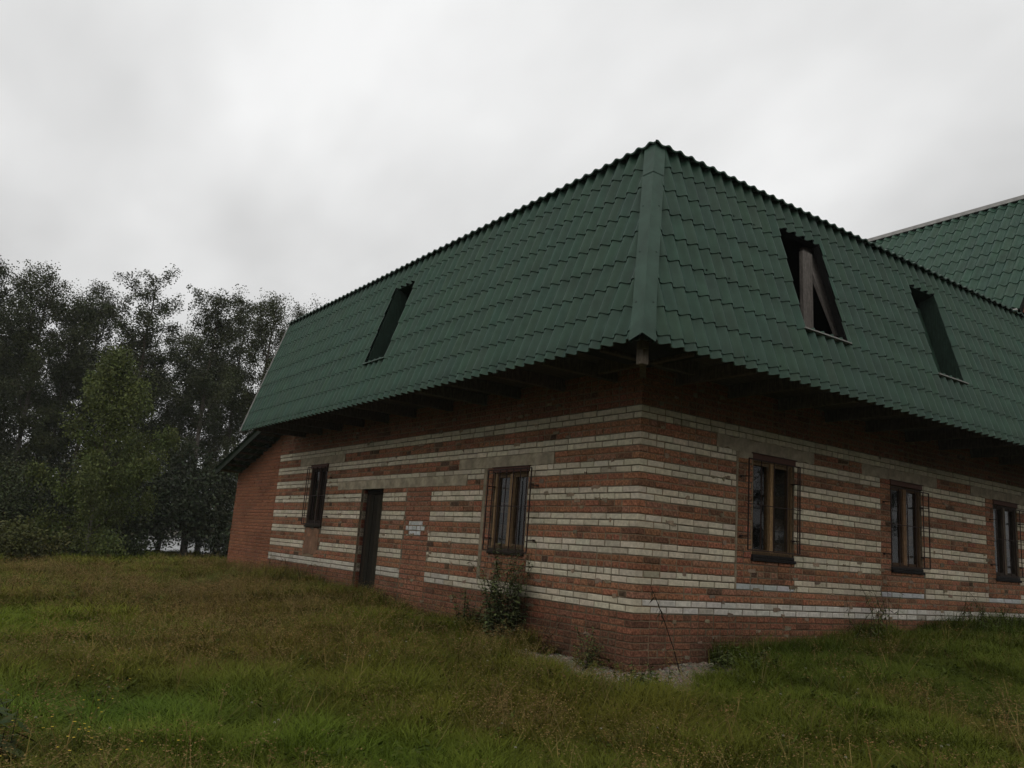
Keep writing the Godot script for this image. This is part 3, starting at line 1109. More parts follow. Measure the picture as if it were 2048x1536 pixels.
	var fgd := Geo.new()
	fbox(fgd, lt, Vector3(0.50, 0.0, -0.11), Vector3(0.53, 4.1, 0.0), Color(0.05, 0.06, 0.05))
	part("verge_trim", fgd, mats["dark_wood"], lroot)

	# the taller wing behind: a steep roof face seen over the mansard
	var a56 := deg_to_rad(56.0)
	var ft := Transform3D(Basis(Vector3.RIGHT, Vector3(0, sin(a56), -cos(a56)), Vector3(0, cos(a56), sin(a56))), Vector3(0, 5.02, -7.98))
	var bg2 := Geo.new()
	var up := 3.30
	fbox(bg2, ft, Vector3(-8.0, 0.0, -0.10), Vector3(0.64, up, -0.012), dark)
	var ridge := ft * Vector3(0, up, 0)
	bg2.quad(Vector3(-8, ridge.y, ridge.z - 0.1), Vector3(0.64, ridge.y, ridge.z - 0.1), Vector3(0.64, 4.99, ridge.z - 2.0), Vector3(-8, 4.99, ridge.z - 2.0), green)
	for x in [-8.0, 0.64]:
		bg2.tri(Vector3(x, 4.99, -8.1), Vector3(x, ridge.y, ridge.z), Vector3(x, 4.99, ridge.z - 2.0), Color(0.2, 0.08, 0.05))
	var wing := part("wing_roof", bg2, mats["dark_wood"], house)
	tile_face(ft, -8.0, 0.65, 0.0, up - 0.02, 0.35, 0.0, none, [], wing, green * 1.08, 0.02)
	var rc2 := Geo.new()
	fbox(rc2, ft, Vector3(-8.05, up - 0.05, 0.055), Vector3(0.68, up + 0.075, 0.072), grey)
	rc2.obox(ft * Vector3(-3.68, up + 0.075, 0.0), ft.basis, Vector3(4.36, 0.012, 0.07), grey)
	part("ridge_cap", rc2, mats["metal"], wing)
	var fl2 := Geo.new()
	fbox(fl2, ft, Vector3(-8.0, -0.10, 0.0), Vector3(0.62, -0.012, 0.03), Color(0.55, 0.55, 0.53))
	part("flashing", fl2, mats["metal"], wing)

	tiles.sort_custom(func(p, q): return p[0] < q[0])
	var rest := {}
	for i in tiles.size():
		var t: Array = tiles[i]
		if i < 300:
			piece("roof_tile", t[1].mesh(), mats["tile"], t[2])
		else:
			if not rest.has(t[2]):
				rest[t[2]] = Geo.new()
			var r: Geo = rest[t[2]]
			r.v.append_array(t[1].v)
			r.c.append_array(t[1].c)
			r.n.append_array(t[1].n)
	for t in rest:
		piece("roof_tiles", rest[t].mesh(), mats["tile"], t, "stuff")


# ------------------------------------------------------------------ trees
func birch(seed_: int, h: float, wide: float, leaves: int, col: Color, low: float, peak: float, shape_: float, leaf_l: float) -> Array:
	rng.seed = seed_
	var tg := Geo.new()
	var cg := Geo.new()
	var pts := []
	var rad := []
	var bx := rr(-0.2, 0.2)
	var bz := rr(-0.2, 0.2)
	for i in 11:
		var t := i / 10.0
		pts.append(Vector3(bx * sin(t * 2.6) + rr(-0.04, 0.04), h * t * 0.97, bz * sin(t * 2.2) + rr(-0.04, 0.04)))
		rad.append(lerpf(0.0125 * h, 0.012, pow(t, 0.8)))
	tg.tube(pts, rad, 7, Color(0.20, 0.19, 0.17), Color(0.09, 0.07, 0.055))
	var limbs := int(40 * sqrt(h / 11.0))
	var clumps := []
	for i in limbs:
		var t := low + (0.98 - low) * pow((i + rr(0.0, 0.8)) / limbs, 0.9)
		var at: Vector3 = pts[int(t * 10)].lerp(pts[mini(10, int(t * 10) + 1)], fposmod(t * 10, 1.0))
		var q := (t - low) / (1.0 - low)
		var prof: float = lerpf(0.72, 1.0, q / peak) if q < peak else pow(1.0 - (q - peak) / (1.0 - peak), shape_)
		var len_ := wide * 0.5 * clampf(prof, 0.12, 1.0) * rr(0.6, 1.35)
		var share := clampf(len_ / (wide * 0.5), 0.25, 1.1)
		var az := i * 2.4 + rr(-0.5, 0.5)
		var el := rr(0.5, 1.0) + q * 0.35
		var d := Vector3(cos(az) * cos(el), sin(el), sin(az) * cos(el))
		var lp := [at]
		var lr := [0.012 + 0.02 * (1.0 - q)]
		var cur := at
		var n := 5
		var run := len_ / cos(minf(el, 1.15)) * 0.92
		for k in n:
			d = (d + Vector3(rr(-0.12, 0.12), -0.11, rr(-0.12, 0.12))).normalized()
			cur += d * run / n
			lp.append(cur)
			lr.append(lerpf(lr[0], 0.004, (k + 1.0) / n))
			if k >= 0:
				clumps.append([cur, (0.6 + 0.12 * k) * share])
			if k >= 1:
				for tw in 3:
					var dd := (d * 0.4 + Vector3(rr(-1, 1), rr(-0.8, 0.35), rr(-1, 1))).normalized()
					var e := cur + dd * rr(0.2, 0.42) * minf(1.0, wide / 2.6)
					tg.tube([cur, e], [0.005, 0.003], 3, Color(0.06, 0.045, 0.035))
					clumps.append([e, 0.85 * share])
		tg.tube(lp, lr, 4, Color(0.10, 0.085, 0.07), Color(0.05, 0.04, 0.032))
	clumps.append([pts[10], 0.8])
	var total := 0.0
	for c in clumps: total += c[1]
	for c in clumps:
		var m := int(leaves * c[1] / total * rr(0.45, 1.55))
		var cc := vary(col, 0.22).lerp(Color(col.r * 1.35, col.g * 1.25, col.b * 0.9), rng.randf() * 0.45)
		var sx := rr(0.07, 0.17) * minf(1.2, wide / 2.6)
		for k in m:
			var o := Vector3(rng.randfn(), rng.randfn(), rng.randfn()).limit_length(1.9) * Vector3(sx, sx * 1.4, sx) - Vector3(0, 0.10, 0)
			var dir := Vector3(rr(-1, 1), rr(-1.3, 0.4), rr(-1, 1)).normalized()
			var sd := dir.cross(Vector3(rr(-1, 1), rr(-1, 1), rr(-1, 1))).normalized()
			var l := leaf_l * rr(0.7, 1.3)
			cg.leaf(c[0] + o, dir, sd, l, l * 0.72, vary(cc, 0.12))
	return [tg.mesh(), cg.mesh()]

func tree(proto: Array, at: Vector2, sink: float, scale_: Vector3, turn: float, called: String, label: String, cat: String, group: String) -> void:
	var o := thing(called, label, cat, Vector3(at.x, height(at.x, at.y) - sink, at.y), group)
	o.rotation.y = turn
	var a := piece("trunk", proto[0], mats["bark"], o)
	var b := piece("crown", proto[1], mats["leaf"], o)
	a.scale = scale_
	b.scale = scale_

func bearing(px: float, dist: float, py := 1015.0) -> Vector2:   # ground point under a heading measured across the view
	var cam := get_node("camera") as Camera3D
	var d := cam.transform.basis * Vector3((px - 1024.0) / 1648.5, -(py - 768.0) / 1648.5, -1.0)
	var f := Vector2(d.x, d.z).normalized()
	return Vector2(EYE.x, EYE.z) + f * dist

func make_trees() -> void:
	var dk := Color(0.046, 0.055, 0.032)
	var protos := [
		birch(101, 11.0, 2.5, 46000, dk, 0.10, 0.55, 0.6, 0.066),
		birch(102, 11.0, 2.9, 50000, dk * 0.95, 0.07, 0.45, 0.6, 0.066),
		birch(103, 11.0, 2.2, 36000, dk * 1.1, 0.14, 0.65, 0.55, 0.064),
		birch(104, 11.0, 2.8, 46000, Color(0.052, 0.062, 0.032), 0.10, 0.5, 0.65, 0.066),
	]
	# heading, distance, height of the tip in the photograph, prototype, width, label
	var row := [
		[-8, 34.0, 508, 1, 1.0, "tall dark birch cut by the left edge of the photo"],
		[104, 35.0, 533, 3, 1.0, "broad dark birch with the highest tip inside the frame, second from the left edge"],
		[206, 35.5, 566, 0, 0.95, "dark birch rising straight behind the small bright young tree"],
		[322, 34.0, 562, 2, 1.25, "loose airy birch standing alone against the sky, gaps on both sides of its top"],
		[446, 34.5, 586, 0, 1.1, "birch between the airy birch and the one beside the roof"],
		[556, 35.0, 592, 3, 1.0, "birch half hidden by the left edge of the green roof"],
		[-60, 36.0, 560, 2, 1.1, ""],
		[52, 39.0, 580, 2, 1.1, "narrow birch in the back row between the two leftmost tall birches"],
		[160, 39.5, 600, 1, 0.9, "rear birch filling the gap left of the bright young tree's tip"],
		[262, 39.0, 668, 0, 1.0, "shorter rear birch below the sky gap beside the airy birch"],
		[384, 40.0, 660, 1, 0.9, "lower rear birch right of the airy birch"],
		[500, 40.0, 618, 2, 1.2, "rear birch whose crown fills the dip left of the roof's end"],
		[30, 43.0, 690, 1, 1.1, "low rear birch closing the gap at the left edge below the tall crowns"],
		[140, 43.0, 720, 1, 1.1, "low rear birch behind the trunks left of the young tree"],
		[310, 43.0, 735, 1, 1.1, "low rear birch closing the light gap right of the young tree"],
		[450, 43.0, 720, 1, 1.2, "low rear birch behind the trunks beside the roof's lower end"],
		[618, 38.0, 612, 1, 0.9, "birch top peeping over the lower end of the green roof"],
	]
	var n := 0
	for r in row:
		n += 1
		if r[5] == "":
			continue
		var at := bearing(r[0], r[1], r[2])
		var g := height(at.x, at.y)
		# height from the angle of its tip above the horizon
		var cam := get_node("camera") as Camera3D
		var d: Vector3 = cam.transform.basis * Vector3((r[0] - 1024.0) / 1648.5, -(r[2] - 768.0) / 1648.5, -1.0)
		var tip: float = EYE.y + d.y / Vector2(d.x, d.z).length() * r[1]
		var hh := (tip - g) / 11.0 / 0.985
		tree(protos[r[3]], at, 0.0, Vector3(r[4], hh, r[4]), n * 1.7, "birch_tree", r[5], "tree", "birches along the edge of the meadow")
	# woods on the other side of the meadow, behind the camera; the panes mirror them
	var mm := MultiMesh.new()
	mm.transform_format = MultiMesh.TRANSFORM_3D
	mm.mesh = protos[1][1]
	mm.instance_count = 44
	for k in 44:
		var a := deg_to_rad(lerpf(-122.0, 60.0, k / 43.0))
		var f := Vector2(0.72, 0.69).rotated(a) * (30.0 + 4.0 * sin(k * 2.1))
		mm.set_instance_transform(k, Transform3D(Basis(Vector3.UP, k * 1.3).scaled(Vector3(1.5, 1.0 + 0.15 * sin(k * 1.7), 1.5)), Vector3(EYE.x + f.x, -1.3, EYE.z + f.y)))
	var wood := MultiMeshInstance3D.new()
	wood.name = "forest"
	wood.multimesh = mm
	wood.material_override = mats["leaf"]
	add_child(wood)
	tag(wood, "dark woods at the far side of the meadow facing the house", "forest", "", "stuff")
	var young := birch(120, 6.4, 3.4, 44000, Color(0.078, 0.098, 0.034), 0.02, 0.2, 0.85, 0.078)
	tree(young, bearing(222, 26.5, 800.0), 0.0, Vector3(0.80, 0.97, 0.80), 0.5, "young_tree", "small bright green young tree standing in front of the dark birches", "tree", "")
	# undergrowth under the birches
	rng.seed = 77
	var ug := Geo.new()
	for k in 150:
		var px := rr(-120, 620)
		var at := bearing(px, rr(31.5, 39.0))
		var y0 := height(at.x, at.y)
		var hb := rr(1.3, 3.4) * (0.75 if px > 300 else 1.0)
		if px > 280 and px < 470:
			hb = rr(1.5, 3.2)
			y0 += rr(0.35, 1.3)
		var cc := vary(Color(0.040, 0.048, 0.027), 0.3)
		for i in 330:
			var p := Vector3(at.x + rng.randfn() * 0.6, y0 + hb * pow(rng.randf(), 0.8), at.y + rng.randfn() * 0.6)
			var dir := Vector3(rr(-1, 1), rr(-1, 0.6), rr(-1, 1)).normalized()
			var sd := dir.cross(Vector3(rr(-1, 1), rr(-1, 1), rr(-1, 1))).normalized()
			ug.leaf(p, dir, sd, rr(0.09, 0.16), rr(0.07, 0.11), vary(cc, 0.15))
	lone("undergrowth", ug.mesh(), mats["leaf"], Vector3.ZERO, "dark leafy undergrowth below the row of birches", "undergrowth", "", "stuff")
	# shrubs in front, at the left
	var sh := [
		[16, 27.0, 3.0, 1.3, Color(0.050, 0.062, 0.028), "tall grey green shrub at the left edge of the meadow"],
		[70, 24.5, 1.05, 1.5, Color(0.074, 0.078, 0.026), "low olive bush in the grass before the tall left shrub"],
		[10, 23.5, 1.05, 1.3, Color(0.072, 0.078, 0.026), "low bushy weeds at the left edge below the tall shrub"],
		[150, 27.0, 0.6, 1.2, Color(0.042, 0.054, 0.022), "low dark bush at the foot of the small young tree"],
		[262, 29.0, 0.8, 1.1, Color(0.036, 0.046, 0.02), "dark low bush right of the young tree's foot"],
	]
	for s in sh:
		var at := bearing(s[0], s[1])
		var g := Geo.new()
		var st := Geo.new()
		for i in 26:
			var a := rr(0, TAU)
			var e := Vector3(cos(a) * s[3] * rr(0.1, 0.7), s[2] * rr(0.5, 1.0), sin(a) * s[3] * rr(0.1, 0.7))
			st.tube([Vector3(rr(-0.2, 0.2), 0, rr(-0.2, 0.2)), e * 0.5 + Vector3(0, 0.1, 0), e], [0.012, 0.008, 0.004], 3, Color(0.06, 0.05, 0.035))
			var cc := vary(s[4], 0.25)
			for k in 130:
				var t := pow(rng.randf(), 0.6)
				var p := e * t + Vector3(rng.randfn(), rng.randfn() * 0.8, rng.randfn()) * 0.16
				if p.y < 0.0: continue
				var dir := Vector3(rr(-1, 1), rr(-0.6, 0.9), rr(-1, 1)).normalized()
				var sd := dir.cross(Vector3(rr(-1, 1), rr(-1, 1), rr(-1, 1))).normalized()
				g.leaf(p, dir, sd, rr(0.06, 0.12), rr(0.04, 0.06), vary(cc, 0.15))
		var o := thing("bush", s[5], "bush", Vector3(at.x, height(at.x, at.y) - 0.02, at.y))
		piece("stems", st.mesh(), mats["bark"], o)
		piece("foliage", g.mesh(), mats["leaf"], o)


# ------------------------------------------------------------------ grass and weeds
func blade(g: Geo, base: Vector3, az: float, h: float, lean: float, w: float, col: Color) -> void:
	var out := Vector3(cos(az), 0, sin(az))
	var sd := Vector3(-sin(az), 0, cos(az)) * w * 0.5
	var m := base + Vector3(0, h * 0.6, 0) + out * lean * 0.35 * h
	var t := base + Vector3(0, h * (1.0 - 0.35 * lean), 0) + out * lean * h
	g.quad(base - sd, base + sd, m + sd * 0.8, m - sd * 0.8, col)
	g.tri(m - sd * 0.8, m + sd * 0.8, t, col * 1.12)

func stalk_mesh(seed_: int) -> Mesh:
	rng.seed = seed_
	var g := Geo.new()
	for k in 4:
		var base := Vector3(rr(-0.08, 0.08), 0, rr(-0.08, 0.08))
		var top := base + Vector3(rr(-0.22, 0.22), rr(0.7, 1.0), rr(-0.22, 0.22))
		var sd := Vector3(0.0035, 0, 0.0035) if k % 2 else Vector3(0.0035, 0, -0.0035)
		g.tri(base - sd, base + sd, top, Color(0.9, 1.0, 0.8))
		for i in 14:   # loose panicle
			var p := base.lerp(top, rr(0.68, 1.05)) + Vector3(rr(-1, 1), rr(-0.3, 0.3), rr(-1, 1)) * 0.035
			var d := Vector3(rr(-1, 1), rr(0.2, 1.2), rr(-1, 1)).normalized()
			g.leaf(p, d, d.cross(Vector3(rr(-1, 1), 0.2, rr(-1, 1))).normalized(), 0.022, 0.009, Color(1.15, 0.95, 0.9))
	return g.mesh()

func herb_mesh(seed_: int, n: int, l: float, w: float) -> Mesh:
	rng.seed = seed_
	var g := Geo.new()
	for k in n:
		var a := rr(0, TAU)
		var p := Vector3(cos(a), 0, sin(a)) * rr(0.0, 0.5) + Vector3(0, rr(0.1, 1.0), 0)
		var d := Vector3(cos(a), rr(-0.3, 0.7), sin(a)).normalized()
		var f := rr(0.75, 1.25)
		g.leaf(p * Vector3(1, 1, 1), d, d.cross(Vector3(rr(-0.3, 0.3), 1, rr(-0.3, 0.3))).normalized(), l * rr(0.7, 1.3), w * rr(0.7, 1.3), Color(f, f, f * 0.95))
	return g.mesh()

# colour of the sward at a place: patches of fresh grass, brown seed heads and grey herbs
const PATCHES := [
	[-6.2, 3.3, 3.4, 0.078, 0.058, 0.024, 0.75], [-2.0, 3.4, 1.8, 0.076, 0.058, 0.024, 0.7], [0.8, 2.9, 1.5, 0.070, 0.060, 0.022, 0.6],
	[-9.5, 0.9, 1.6, 0.078, 0.052, 0.025, 0.6], [2.6, 1.6, 1.6, 0.064, 0.062, 0.022, 0.5], [-13.0, 2.6, 4.0, 0.064, 0.062, 0.022, 0.6],
	[-5.5, 5.4, 2.2, 0.066, 0.088, 0.018, 0.9], [-0.5, 5.0, 1.3, 0.050, 0.082, 0.022, 0.9], [1.4, 3.7, 1.1, 0.052, 0.080, 0.018, 0.8],
	[-9.3, 1.9, 1.0, 0.054, 0.066, 0.042, 0.7], [0.7, -2.4, 1.9, 0.044, 0.064, 0.021, 0.8], [0.5, -6.5, 2.4, 0.040, 0.060, 0.020, 0.7],
	[1.9, -1.4, 1.2, 0.056, 0.070, 0.022, 0.6], [-20.0, 3.5, 6.0, 0.066, 0.082, 0.018, 0.8], [-7.0, 0.7, 1.2, 0.044, 0.062, 0.021, 0.5],
	[0.6, 5.7, 0.7, 0.064, 0.060, 0.026, 0.8],
]

func sward(x: float, z: float) -> Color:
	var c := Color(0.060, 0.070, 0.021)
	for p in PATCHES:
		var d: float = Vector2(x - p[0], (z - p[1])).length() / p[2]
		var wgt: float = exp(-d * d * 1.4) * p[6]
		c = c.lerp(Color(p[3], p[4], p[5]), wgt)
	var n1 := noise.get_noise_2d(x * 9.0, z * 9.0)
	var n2 := noise_b.get_noise_2d(x * 3.0, z * 3.0)
	c = c.lerp(Color(0.076, 0.058, 0.026), clampf(n2 * 0.9, 0.0, 0.5))
	c = c * (1.0 + 0.35 * n1)
	var k := 1.52 + 0.26 * smoothstep(-0.2, 0.9, (z + x * -0.35) / 7.0)
	return Color(c.r * k, c.g * k * 1.04, c.b * k * 0.5)

func clear_of_house(x: float, z: float) -> bool:
	if x < 0.0 and z < 0.0 and x > -14.66:
		return false
	if x < 0.06 and x > -14.7 and z > -0.2 and z < 0.05:
		return false
	if z < 0.06 and x < 0.06 and x > -0.1:
		return false
	return true

func gravel_amount(x: float, z: float) -> float:
	var a := Vector2((x - 0.15) / 0.75, (z - 0.42) / 0.40).length()
	var b := Vector2((x + 1.0) / 0.6, (z - 0.42) / 0.26).length()
	var c := Vector2((x - 0.42) / 0.36, (z + 0.1) / 0.7).length()
	return clampf(1.65 - minf(a, minf(b, c)) + 0.35 * noise.get_noise_2d(x * 18.0, z * 18.0), 0.0, 1.0)

func scatter(called: String, label: String, cat: String, meshes: Array, ma: Material, n: int, near: float, far: float, make: Callable) -> void:
	var lists := []
	for m in meshes: lists.append([])
	for i in n:
		var dist := sqrt(lerpf(near * near, far * far, rng.randf()))
		var ang := deg_to_rad(rr(-47.0, 47.0))
		var f := Vector2(-0.823, -0.568).rotated(ang)
		var p := Vector2(EYE.x, EYE.z) + f * dist
		if not clear_of_house(p.x, p.y):
			continue
		var got = make.call(p, dist)
		if got == null:
			continue
		lists[rng.randi() % meshes.size()].append(got)
	bed(lists, meshes, called, label, cat, ma)

func placed(p: Vector2, sx: float, sy: float, tilt := 0.12) -> Transform3D:
	var b := Basis.from_euler(Vector3(rr(-tilt, tilt), rr(0, TAU), rr(-tilt, tilt))).scaled(Vector3.ONE)
	b = b * Basis.from_scale(Vector3(sx, sy, sx))
	return Transform3D(b, Vector3(p.x, height(p.x, p.y), p.y))

func carpet(seed_: int, side: float, n: int, w: float, straight: float) -> Mesh:
	rng.seed = seed_
	var g := Geo.new()
	for k in n:
		var f := rr(0.68, 1.28)
		var brown := rng.randf() < 0.10
		var c := Color(f, f * rr(0.94, 1.06), f * 0.95)
		if brown: c = Color(f * 1.5, f * 1.12, f * 1.4)
		blade(g, Vector3(rr(-0.5, 0.5) * side, -0.05, rr(-0.5, 0.5) * side), rr(0, TAU), rr(0.45, 1.1), rr(0.1, 0.95) * straight, w * rr(0.7, 1.3), c)
	return g.mesh()

func sow(label: String, meshes: Array, side: float, near: float, far: float, tall: float) -> void:
	var lists := []
	for m in meshes: lists.append([])
	var n := int(far / side) + 2
	for i in range(-n, n):
		for j in range(-n, n):
			var p := Vector2(EYE.x + (i + rr(-0.15, 0.15)) * side, EYE.z + (j + rr(-0.15, 0.15)) * side)
			var v := p - Vector2(EYE.x, EYE.z)
			var dist := v.length()
			if dist < near or dist >= far or p.x < -34.0:
				continue
			if absf(Vector2(-0.823, -0.568).angle_to(v)) > deg_to_rad(48.0) or not clear_of_house(p.x, p.y):
				continue
			if p.x > -9.0 and p.x < 1.5 and p.y > -9.0 and p.y < 1.5 and rng.randf() < gravel_amount(p.x, p.y) * 1.25:
				continue
			var bare := 1.0
			if p.x > -2.5 and p.x < 1.5 and p.y > -2.0 and p.y < 1.5:
				bare = 1.0 - 0.5 * clampf(gravel_amount(p.x, p.y) * 1.5, 0.0, 1.0)
			var wallside := exp(-minf(absf(p.y - 0.1) if p.x < 0.1 else 9.0, absf(p.x - 0.1) if p.y < 0.1 else 9.0) * 2.5)
			var hh := tall * bare * (1.0 + 0.55 * noise.get_noise_2d(p.x * 9.0, p.y * 9.0)) * rr(0.75, 1.25) * (1.0 + 0.6 * wallside)
			var h0 := height(p.x, p.y)
			var a := (rng.randi() % 4) * PI * 0.5 + rr(-0.1, 0.1)
			var ex := Vector2(cos(a), sin(a))
			var ez := Vector2(-sin(a), cos(a))
			var bs := Basis(
				Vector3(ex.x, (height(p.x + ex.x * 0.3, p.y + ex.y * 0.3) - h0) / 0.3, ex.y),
				Vector3(0, hh, 0),
				Vector3(ez.x, (height(p.x + ez.x * 0.3, p.y + ez.y * 0.3) - h0) / 0.3, ez.y))
			lists[rng.randi() % meshes.size()].append([Transform3D(bs, Vector3(p.x, h0, p.y)), vary(sward(p.x, p.y), 0.10)])
	bed(lists, meshes, "meadow_grass", label, "grass", mats["grass"])

func bed(lists: Array, meshes: Array, called: String, label: String, cat: String, ma: Material) -> void:
	for k in meshes.size():
		if lists[k].is_empty():
			continue
		var mm := MultiMesh.new()
		mm.transform_format = MultiMesh.TRANSFORM_3D
		mm.use_colors = true
		mm.mesh = meshes[k]
		mm.instance_count = lists[k].size()
		for i in lists[k].size():
			mm.set_instance_transform(i, lists[k][i][0])
			mm.set_instance_color(i, lists[k][i][1])
		var o := MultiMeshInstance3D.new()
		o.multimesh = mm
		o.material_override = ma
		o.name = numbered(called)
		add_child(o, true)
		tag(o, label, cat, "", "stuff")

func make_grass() -> void:
	var near := []
	for k in 4: near.append(carpet(1 + k, 0.30, 430, 0.0062, 0.5))
	var mid := []
	for k in 3: mid.append(carpet(11 + k, 0.60, 800, 0.011, 0.5))
	var far := []
	for k in 3: far.append(carpet(21 + k, 1.2, 900, 0.024, 0.6))
	rng.seed = 500
	sow("unmown grass covering the near meadow up to the brick walls", near, 0.30, 4.2, 12.5, 0.20)
	sow("unmown grass covering the middle of the meadow", mid, 0.60, 12.3, 22.0, 0.22)
	sow("unmown grass at the far end of the meadow below the birches", far, 1.2, 21.7, 43.0, 0.30)
	# taller coarse clumps
	var clumps := []
	for k in 3:
		rng.seed = 70 + k
		var cg := Geo.new()
		for q in 34:
			var f := rr(0.75, 1.3)
			blade(cg, Vector3(rr(-0.06, 0.06), -0.03, rr(-0.06, 0.06)), rr(0, TAU), rr(0.5, 1.1), rr(0.2, 0.9), 0.007, Color(f, f, f * 0.95))
		clumps.append(cg.mesh())
	rng.seed = 510
	var cl := func(p: Vector2, _d: float):
		if gravel_amount(p.x, p.y) > 0.1 or noise_b.get_noise_2d(p.x * 4.0 + 40.0, p.y * 4.0) < -0.05: return null
		return [placed(p, 0.42, rr(0.26, 0.46)), vary(sward(p.x, p.y) * 1.1, 0.2)]
	scatter("grass_clumps", "taller coarse clumps of grass standing out of the meadow", "grass", clumps, mats["grass"], 1300, 4.6, 22.0, cl)
	# seed stalks, browner where the patches are brown
	var stalks := [stalk_mesh(31), stalk_mesh(32)]
	var st := func(p: Vector2, d: float):
		if rng.randf() < gravel_amount(p.x, p.y): return null
		var c := sward(p.x, p.y)
		var brown := clampf((c.r / c.g - 0.8) * 2.2, 0.05, 1.0)
		if rng.randf() > brown: return null
		return [placed(p, 1.0 + d * 0.04, rr(0.24, 0.42)), vary(Color(0.19, 0.135, 0.06), 0.3)]
	scatter("seed_heads", "brownish grass seed stalks in hazy patches over the meadow", "grass", stalks, mats["weed"], 26000, 5.0, 24.0, st)
	# low broad-leaved herbs
	var herbs := [herb_mesh(41, 16, 0.5, 0.28), herb_mesh(42, 14, 0.6, 0.22)]
	var hb := func(p: Vector2, _d: float):
		if rng.randf() < gravel_amount(p.x, p.y) * 0.8: return null
		if noise_b.get_noise_2d(p.x * 6.0, p.y * 6.0) < 0.02: return null
		var s := rr(0.06, 0.13)
		return [placed(p, s, s * rr(0.8, 1.5)), vary(Color(0.066, 0.084, 0.018), 0.3)]
	scatter("herbs", "low clover and dandelion leaves among the grass", "herbs", herbs, mats["weed"], 9000, 4.2, 18.0, hb)
	# pebbles and mortar crumbs on the bare strip at the corner
	var pb := []
	for s in 2:
		rng.seed = 60 + s
		var g2 := Geo.new()
		for k in 14:
			var r := rr(0.006, 0.022)
			g2.obox(Vector3(rr(-0.1, 0.1), r * 0.2, rr(-0.1, 0.1)), Basis.from_euler(Vector3(rr(0, 3), rr(0, 3), rr(0, 3))), Vector3(r, r * 0.7, r * 0.8), vary(Color(1, 1, 1), 0.35))
		pb.append(g2.mesh())
	rng.seed = 62
	var pl := [[], []]
	for k in 14000:
		var p := Vector2(rr(-2.2, 1.4), rr(-1.6, 1.2))
		if not clear_of_house(p.x, p.y) or rng.randf() > pow(gravel_amount(p.x, p.y), 1.3):
			continue
		pl[k % 2].append([placed(p, 1.0, 1.0), vary(Color(0.47, 0.42, 0.33), 0.35)])
	bed(pl, pb, "gravel", "pale crumbs of mortar and gravel on the bare ground at the corner", "gravel", mats["gravel"])

# stems with leaves: nettles, willow herb, wormwood
func stems_of(parts: Array, o: Node) -> void:
	for m in parts:
		piece("stem" if parts.size() > 1 else "stems", m, mats["bark"], o, "" if parts.size() > 1 else "stuff")

func weed(seed_: int, n: int, h: float, spread: float, leaf_l: float, leaf_w: float, per: int, droop: float, lcol: Color, scol: Color, bare := 0.0) -> Array:
	rng.seed = seed_
	var s := Geo.new()
	var each := []
	var l := Geo.new()
	for k in n:
		if k == 0 or n <= 7:
			s = Geo.new()
			each.append(s)
		var a := rr(0, TAU)
		var b := Vector3(cos(a), 0, sin(a)) * spread * sqrt(rng.randf())
		var hh := h * rr(0.55, 1.0)
		var lean := Vector3(rr(-0.16, 0.16), 0, rr(-0.16, 0.16)) * hh * 1.6
		var pts := []
		var rad := []
		for i in 6:
			var t := i / 5.0
			pts.append(b + Vector3(0, hh * t * (1.0 - droop * 0.12 * t), 0) + lean * t * t * (1.0 + droop))
			rad.append(lerpf(0.006, 0.002, t))
		s.tube(pts, rad, 4, scol)
		for i in per:
			var t := lerpf(bare, 1.0, (i + rng.randf()) / per)
			var p: Vector3 = pts[int(t * 4.999)].lerp(pts[int(t * 4.999) + 1], fposmod(t * 4.999, 1.0))
			var az := i * 2.4 + rr(-0.4, 0.4)
			var d := Vector3(cos(az), rr(-0.5, 0.5) - droop * 0.6, sin(az)).normalized()
			var ll := leaf_l * rr(0.6, 1.2) * (1.0 - 0.45 * t)
			l.leaf(p, d, d.cross(Vector3.UP + Vector3(rr(-0.3, 0.3), 0, rr(-0.3, 0.3))).normalized(), ll, ll * leaf_w, vary(lcol, 0.25))
	var made := []
	for q in each: made.append(q.mesh())
	return [made, l.mesh()]

func put_weed(called: String, w: Array, at: Vector2, label: String, cat: String, group := "", lean := Vector3.ZERO) -> Node3D:
	var o := thing(called, label, cat, Vector3(at.x, height(at.x, at.y) - 0.02, at.y), group)
	o.rotation = lean
	stems_of(w[0], o)
	piece("leaves", w[1], mats["weed"], o)
	return o

